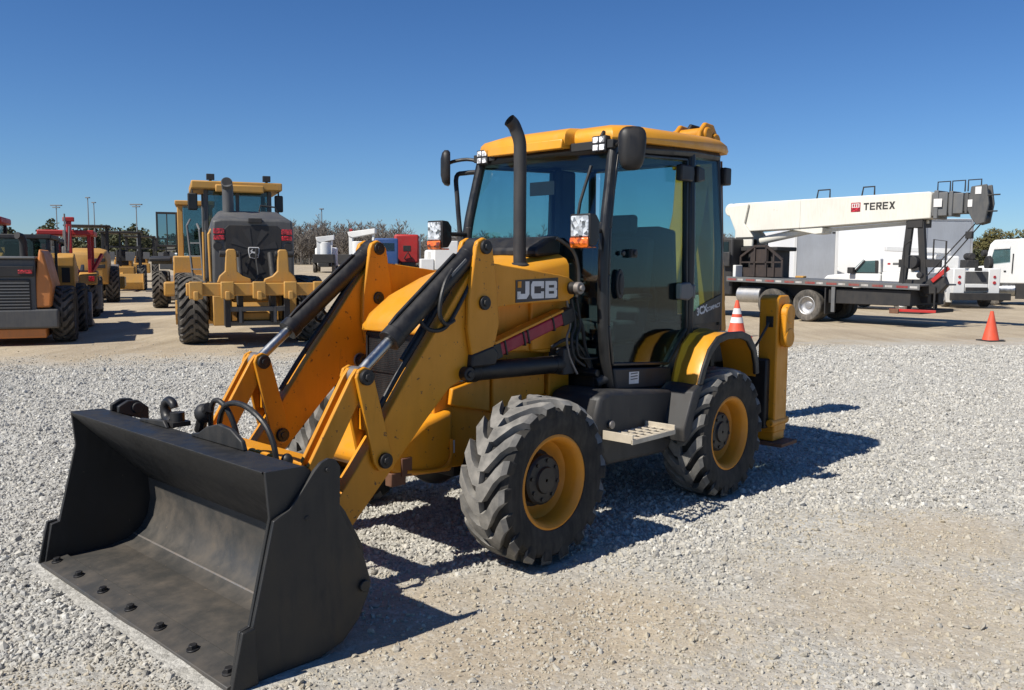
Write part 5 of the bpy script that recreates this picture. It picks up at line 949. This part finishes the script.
def bare(m, x, y, z, h):
    m.tube([(x, y, z), (x + random.uniform(-.3, .3), y, z + h * .5), (x + random.uniform(-.5, .5), y, z + h)], [h * .014, .02], 4, cap=False)
    for _ in range(30):
        t_ = random.uniform(.22, .95); a = random.random() * 6.28; L = h * random.uniform(.12, .36) * (1.15 - t_); p = Vector((x, y, z + h * t_)); d = Vector((math.cos(a) * .8, math.sin(a) * .8, random.uniform(.5, 1.1))).normalized()
        q = p + d * L; m.tube([p, q], [.06, .02], 3, cap=False)
        for __ in range(5):
            e = (d + Vector((random.gauss(0, .5), random.gauss(0, .5), random.gauss(.2, .4)))).normalized(); b = p.lerp(q, random.uniform(.25, 1)); m.tube([b, b + e * L * random.uniform(.4, .8)], [.04, .018], 3, cap=False)
for k in range(1100):
    x = random.uniform(-52, 50); y = 150 + random.random() ** 1.2 * 42; bare(m, x, y, 1.2, random.uniform(5.4, 8.2) * (.80 if x > -22 else 1.06) + (1.8 if random.random() < .05 else 0))
me = m.mesh('bare_wood', 'twig', recalc=False); link('bare_wood', me)['kind'] = 'stuff'
hl = MB()
for (xa, xb, y, h, sd_) in ((-420, 60, 300, 6.5, 3), (-80, 420, 330, 4.5, 8)):
    n = 60; ring = []
    for i in range(n + 1):
        x = xa + (xb - xa) * i / n; f = math.sin(PI * i / n) ** .5; ring.append([(x, y - 60, .5), (x, y - 25, 1.5 + h * .45 * f), (x, y, 2 + h * f * (1 + .35 * noise.noise((x * .03, sd_, 0)))), (x, y + 60, .5)])
    hl.rings(ring, True, False)
hills = hl.build('hills', paint('far_scrub', (.10, .092, .07), .95, (.05, .05, .03), .6, .05, streak=False)); hills['kind'] = 'structure'

# ------------------------------------------------------------------ ground
def zg(x, y):
    b = min(1, max(0, (6 - x) / 14)); return min(.012 * max(0, y - 15), 2.2) * b
def gz(x, y):
    d = math.hypot(x, y)
    k = max(0, 1 - d / 40)
    return zg(x, y) + k * (.022 * noise.noise((x * .9, y * .9, 0)) + .012 * noise.noise((x * 2.6, y * 2.6, 3)) + .006 * noise.noise((x * 7, y * 7, 5)))
def axis_pts(lo, a, b, hi, st):
    c = [a + st * i for i in range(int((b - a) / st) + 1)]
    s = st; p = c[-1]
    while p < hi: s *= 1.13; p += s; c.append(min(p, hi))
    s = st; p = c[0]; l = []
    while p > lo: s *= 1.13; p -= s; l.append(max(p, lo))
    return l[::-1] + c
xs = axis_pts(-2500, -7, 9, 2500, .085); ys_ = axis_pts(-2500, 1.5, 15, 2500, .085)
V = [(x, y, gz(x, y)) for y in ys_ for x in xs]; nx = len(xs)
F = [(j * nx + i, j * nx + i + 1, (j + 1) * nx + i + 1, (j + 1) * nx + i) for j in range(len(ys_) - 1) for i in range(nx - 1)]
me = bpy.data.meshes.new('ground'); me.from_pydata(V, [], F); me.polygons.foreach_set('use_smooth', [True] * len(F))
GR = bpy.data.objects.new('ground', me); COL.objects.link(GR); GR['kind'] = 'structure'

def ground_mat():
    m, t, o = nt('crushed_stone_and_dirt')
    geo = N(t, 'ShaderNodeNewGeometry'); P = geo.outputs['Position']
    sep = N(t, 'ShaderNodeSeparateXYZ'); t.links.new(P, sep.inputs[0])
    def math_(op, a, b=None):
        n = N(t, 'ShaderNodeMath', operation=op)
        for s, v in zip(n.inputs, (a, b)):
            if v is None: continue
            if isinstance(v, (int, float)): s.default_value = v
            else: t.links.new(v, s)
        return n.outputs[0]
    def noi(scale, detail=5, rough=.6, w=0):
        n = N(t, 'ShaderNodeTexNoise', Scale=scale, Detail=detail, Roughness=rough); n.inputs['Distortion'].default_value = w
        t.links.new(P, n.inputs['Vector']); return n.outputs[0]
    big = noi(.35, 5, .65, .6); mid = noi(1.3, 6, .65); fine = noi(26, 5, .7); grit = noi(95, 3, .7)
    # stones
    def vor(scale, feat='F1'):
        v = N(t, 'ShaderNodeTexVoronoi', Scale=scale); v.feature = feat
        w = N(t, 'ShaderNodeVectorMath', operation='ADD'); nn = N(t, 'ShaderNodeTexNoise', Scale=scale * 1.3, Detail=2); t.links.new(P, nn.inputs['Vector'])
        sc = N(t, 'ShaderNodeVectorMath', operation='SCALE'); sc.inputs[3].default_value = .6 / scale; t.links.new(nn.outputs[1], sc.inputs[0])
        t.links.new(P, w.inputs[0]); t.links.new(sc.outputs[0], w.inputs[1]); t.links.new(w.outputs[0], v.inputs['Vector']); return v
    v1 = vor(46); v2 = vor(20); v3 = vor(110)
    c1 = ramp(t, v1.outputs['Color'], [(0, (.25, .243, .222)), (.5, (.41, .402, .37)), (1, (.58, .567, .525))])
    c2 = ramp(t, v2.outputs['Color'], [(0, (.26, .253, .232)), (.5, (.42, .412, .38)), (1, (.60, .588, .545))])
    stone = mixc(t, .4, c1.outputs[0], c2.outputs[0])
    tint = ramp(t, mid, [(.3, (.90, .88, .84)), (.7, (1.05, 1.05, 1.05))]); stone = mixc(t, 1.0, stone, tint.outputs[0], 'MULTIPLY')
    dirt = ramp(t, fine, [(.25, (.30, .252, .183)), (.55, (.405, .35, .262)), (.8, (.49, .44, .345))]).outputs[0]
    mpt = N(t, 'ShaderNodeMapping'); mpt.inputs['Rotation'].default_value = (0, 0, -.40); mpt.inputs['Scale'].default_value = (2.4, .16, 1); t.links.new(P, mpt.inputs[0])
    trk = N(t, 'ShaderNodeTexNoise', Scale=1.0, Detail=5, Roughness=.65); t.links.new(mpt.outputs[0], trk.inputs['Vector'])
    tr_ = ramp(t, trk.outputs[0], [(.32, (.80, .78, .75)), (.5, (1, 1, 1)), (.68, (1.16, 1.15, 1.13))]); dirt = mixc(t, .8, dirt, tr_.outputs[0], 'MULTIPLY')
    gs = ramp(t, v3.outputs['Color'], [(.1, (.72, .70, .68)), (.5, (1, 1, 1)), (.9, (1.22, 1.22, 1.22))]); dirt = mixc(t, .7, dirt, gs.outputs[0], 'MULTIPLY')
    dpatch = ramp(t, big, [(.35, (1.10, 1.07, 1.02)), (.65, (.86, .82, .78))]); dirt = mixc(t, 1.0, dirt, dpatch.outputs[0], 'MULTIPLY')
    gr2 = ramp(t, grit, [(.62, (0, 0, 0)), (.72, g1(1))]); dirt = mixc(t, gr2.outputs[0], dirt, (.47, .44, .40))
    # where the dirt shows: the yard beyond the gravel pad, tracks and worn patches near the camera
    edge = math_('ADD', math_('MULTIPLY', sep.outputs[0], .30), 15.8); edge = math_('MINIMUM', edge, 18.6)
    far = math_('MULTIPLY', math_('ADD', math_('SUBTRACT', sep.outputs[1], edge), math_('ADD', math_('MULTIPLY', math_('SUBTRACT', mid, .5), 6.5), math_('MULTIPLY', math_('SUBTRACT', big, .5), 4.0))), .34)
    far = N(t, 'ShaderNodeClamp'), far; t.links.new(far[1], far[0].inputs[0]); far = far[0].outputs[0]
    def patch(cx, cy, rx, ry, rot=0):
        mp = N(t, 'ShaderNodeMapping', vector_type='TEXTURE'); mp.inputs[1].default_value = (cx, cy, 0); mp.inputs[2].default_value = (0, 0, rot); mp.inputs[3].default_value = (rx, ry, 1000); t.links.new(P, mp.inputs[0])
        ln = N(t, 'ShaderNodeVectorMath', operation='LENGTH'); t.links.new(mp.outputs[0], ln.inputs[0])
        x = math_('SUBTRACT', 1.15, ln.outputs['Value']); x = math_('ADD', x, math_('MULTIPLY', math_('SUBTRACT', mid, .5), 2.0)); x = math_('ADD', x, math_('MULTIPLY', math_('SUBTRACT', fine, .5), .9))
        c = N(t, 'ShaderNodeClamp'); t.links.new(math_('MULTIPLY', x, 1.3), c.inputs[0]); return c.outputs[0]
    near = patch(.15, 3.95, 1.35, .85, .15)
    for q in ((2.1, 4.3, 1.1, .8, -.3), (2.9, 5.4, .8, .6, .3), (-.3, 4.4, .7, .4, .2), (-1.9, 2.9, .8, .5, .5), (4.6, 5.2, 1.2, .7, .2), (2.9, 3.2, 1.5, .5, .1), (-2.6, 3.6, .5, .4, 0)): near = math_('MAXIMUM', near, math_('MULTIPLY', patch(*q), .8))
    f = math_('MAXIMUM', far, math_('MULTIPLY', near, .85))
    speck = ramp(t, v1.outputs['Color'], [(.72, g1(1)), (.86, g1(.15))])
    f2 = math_('MULTIPLY', f, math_('ADD', math_('MULTIPLY', speck.outputs[0], .45), .55))
    col = mixc(t, f2, stone, dirt)
    b = N(t, 'ShaderNodeBsdfPrincipled', Roughness=.92); b.inputs['Specular IOR Level'].default_value = .15; t.links.new(col, b.inputs['Base Color'])
    h1 = math_('MULTIPLY', math_('SUBTRACT', 1, v1.outputs['Distance']), .7); h2 = math_('MULTIPLY', math_('SUBTRACT', 1, v2.outputs['Distance']), .6)
    h3 = math_('MULTIPLY', math_('SUBTRACT', 1, v3.outputs['Distance']), .35); h = math_('ADD', math_('ADD', h1, h2), math_('ADD', h3, math_('MULTIPLY', fine, .25)))
    inv = math_('SUBTRACT', 1, math_('MULTIPLY', f, .6))
    bp = N(t, 'ShaderNodeBump', Strength=.6, Distance=.011); t.links.new(math_('MULTIPLY', h, inv), bp.inputs['Height']); t.links.new(bp.outputs[0], b.inputs['Normal'])
    t.links.new(b.outputs[0], o.inputs[0]); return m
me.materials.append(ground_mat())

# loose stones near the camera: one merged mesh, nobody could count them
def stones(n_try):
    d = 2.3 + 17.0 * rng.random(n_try) ** 1.55
    u = (rng.random(n_try) - .5) * 2
    x = u * (.68 * d + 1.6); y = d
    den = np.ones(n_try)
    nz = np.array([noise.noise((a * .8, b * .8, 9)) + .5 * noise.noise((a * 2.1, b * 2.1, 4)) for a, b in zip(x, y)])
    for cx, cy, rx, ry in ((.15, 3.95, 1.35, .85), (2.1, 4.3, 1.1, .8), (2.9, 5.4, .8, .6), (-.3, 4.4, .7, .4), (-1.9, 2.9, .8, .5), (4.6, 5.2, 1.2, .7), (2.9, 3.2, 1.5, .5)):
        q = np.sqrt(((x - cx) / rx) ** 2 + ((y - cy) / ry) ** 2) - nz * .55
        den = np.minimum(den, np.clip((q - .5) * 1.1, .40, 1))
    den *= np.clip(1 - (y - np.minimum(15.8 + .3 * x, 18.6) + nz * 1.6) * .3, .03, 1)
    dust = np.clip(1.15 - den * 1.2, 0, 1); den *= np.clip(.8 + nz * .6, .45, 1)
    k = rng.random(n_try) < den
    ch, sh_ = math.cos(3.961), math.sin(3.961); mx = (x - .899) * ch + (y - 7.174) * sh_; my = -(x - .899) * sh_ + (y - 7.174) * ch
    k &= ~((mx > 3.42) & (mx < 4.26) & (np.abs(my) < 1.17))
    for wx in (0, 2.073):
        for wy in (-.905, .905): k &= ~((np.abs(mx - wx) < .17) & (np.abs(my - wy) < .2))
    x, y, dust = x[k], y[k], dust[k]; n = len(x)
    z = np.array([gz(a, b) for a, b in zip(x, y)])
    t = (1 + 5 ** .5) / 2
    ico = np.array([(-1, t, 0), (1, t, 0), (-1, -t, 0), (1, -t, 0), (0, -1, t), (0, 1, t), (0, -1, -t), (0, 1, -t), (t, 0, -1), (t, 0, 1), (-t, 0, -1), (-t, 0, 1)]) / 1.902
    fc = np.array([(0, 11, 5), (0, 5, 1), (0, 1, 7), (0, 7, 10), (0, 10, 11), (1, 5, 9), (5, 11, 4), (11, 10, 2), (10, 7, 6), (7, 1, 8), (3, 9, 4), (3, 4, 2), (3, 2, 6), (3, 6, 8), (3, 8, 9), (4, 9, 5), (2, 4, 11), (6, 2, 10), (8, 6, 7), (9, 8, 1)])
    s = np.clip(rng.lognormal(math.log(.0066), .47, n), .003, .026) * (1 - .42 * dust) * (1 + .045 * y)
    vv = ico[None] * (.72 + .5 * rng.random((n, 12, 1))) * (np.stack([.7 + .7 * rng.random(n), .7 + .5 * rng.random(n), .45 + .4 * rng.random(n)], 1))[:, None]
    q = rng.normal(size=(n, 4)); q[:, 1:3] *= .45; q /= np.linalg.norm(q, axis=1)[:, None]
    w_, a, b, c = q.T
    Rm = np.stack([1 - 2 * (b * b + c * c), 2 * (a * b - c * w_), 2 * (a * c + b * w_), 2 * (a * b + c * w_), 1 - 2 * (a * a + c * c), 2 * (b * c - a * w_), 2 * (a * c - b * w_), 2 * (b * c + a * w_), 1 - 2 * (a * a + b * b)], 1).reshape(n, 3, 3)
    vv = np.einsum('nij,nkj->nki', Rm, vv) * s[:, None, None]
    vv += np.stack([x, y, z + s * .22], 1)[:, None]
    me = bpy.data.meshes.new('gravel'); me.vertices.add(n * 12); me.vertices.foreach_set('co', vv.astype(np.float32).ravel())
    ff = (fc[None] + (np.arange(n) * 12)[:, None, None]).reshape(-1, 3)
    me.loops.add(ff.size); me.loops.foreach_set('vertex_index', ff.ravel().astype(np.int32))
    me.polygons.add(len(ff)); me.polygons.foreach_set('loop_start', np.arange(0, ff.size, 3, dtype=np.int32))
    at = me.attributes.new('tone', 'FLOAT', 'POINT'); at.data.foreach_set('value', np.repeat(rng.random(n), 12).astype(np.float32))
    at = me.attributes.new('dust', 'FLOAT', 'POINT'); at.data.foreach_set('value', np.repeat(np.clip(dust * (.3 + 1.1 * rng.random(n)), 0, 1), 12).astype(np.float32))
    me.update(calc_edges=True); me.polygons.foreach_set('use_smooth', [False] * len(ff))
    o = bpy.data.objects.new('gravel', me); COL.objects.link(o); o['kind'] = 'stuff'
    m, tr, out = nt('crushed_stone'); a_ = N(tr, 'ShaderNodeAttribute', attribute_name='tone')
    r = ramp(tr, a_.outputs['Fac'], [(0, (.16, .153, .14)), (.15, (.29, .283, .26)), (.55, (.455, .446, .41)), (.8, (.49, .46, .39)), (1, (.68, .67, .62))])
    geo = N(tr, 'ShaderNodeNewGeometry'); nn = N(tr, 'ShaderNodeTexNoise', Scale=60, Detail=4); tr.links.new(geo.outputs['Position'], nn.inputs['Vector'])
    c = mixc(tr, .35, r.outputs[0], ramp(tr, nn.outputs[0], [(.3, (.28, .262, .232)), (.7, (.56, .548, .505))]).outputs[0])
    du = N(tr, 'ShaderNodeAttribute', attribute_name='dust'); c = mixc(tr, du.outputs['Fac'], c, (.40, .345, .25))
    b = N(tr, 'ShaderNodeBsdfPrincipled', Roughness=.9); b.inputs['Specular IOR Level'].default_value = .2; tr.links.new(c, b.inputs['Base Color']); tr.links.new(b.outputs[0], out.inputs[0])
    me.materials.append(m)
    return n
stones(560000)

# ------------------------------------------------------------------ sky, sun, camera
SUN = Vector((-.732, -.533, 1.0)).normalized()
w = bpy.data.worlds.new('World'); S.world = w; w.use_nodes = True
t = w.node_tree; t.nodes.clear()
sk = t.nodes.new('ShaderNodeTexSky'); sk.sky_type = 'NISHITA'; sk.sun_disc = False
sk.sun_elevation = math.asin(SUN.z); sk.sun_rotation = math.atan2(SUN.x, SUN.y)
sk.air_density = 1.0; sk.dust_density = .0; sk.ozone_density = 1.0; sk.altitude = 0
bg = t.nodes.new('ShaderNodeBackground'); bg.inputs[1].default_value = .079
o = t.nodes.new('ShaderNodeOutputWorld'); 
tc = t.nodes.new('ShaderNodeTexCoord'); sx = t.nodes.new('ShaderNodeSeparateXYZ'); t.links.new(tc.outputs['Generated'], sx.inputs[0])
cr = ramp(t, sx.outputs[2], [(0, (.47, .70, 1.06)), (.12, (.43, .68, 1.04)), (.35, (.31, .575, .95)), (1, (.31, .55, .90))])
mc = mixc(t, 1.0, sk.outputs[0], cr.outputs[0], 'MULTIPLY'); t.links.new(mc, bg.inputs[0]); t.links.new(bg.outputs[0], o.inputs[0])
ld = bpy.data.lights.new('sun', 'SUN'); ld.energy = 5.0; ld.angle = R_(.53); ld.color = (1, .945, .85)
lo = bpy.data.objects.new('sun', ld); COL.objects.link(lo); lo.rotation_euler = (-SUN).to_track_quat('-Z', 'Y').to_euler(); lo.location = (-20, -15, 30)
cd = bpy.data.cameras.new('camera'); cam = bpy.data.objects.new('camera', cd); COL.objects.link(cam)
cd.sensor_width = 36; cd.lens = 855.974 / 1024 * 36; cd.clip_end = 6000; cd.clip_start = .05
pit, rol = .0931166, .0047193
fw = Vector((0, math.cos(pit), -math.sin(pit))); up = Vector((0, math.sin(pit), math.cos(pit))); rt = Vector((1, 0, 0))
r2 = rt * math.cos(rol) + up * math.sin(rol); u2 = up * math.cos(rol) - rt * math.sin(rol)
mt = Matrix((r2, u2, -fw)).transposed().to_4x4(); mt.translation = (0, 0, 1.76324); cam.matrix_world = mt
S.camera = cam
S.view_settings.view_transform = 'Standard'; S.view_settings.look = 'None'; S.view_settings.exposure = .30; S.view_settings.gamma = 1
S.cycles.max_bounces = 8; S.cycles.transparent_max_bounces = 16
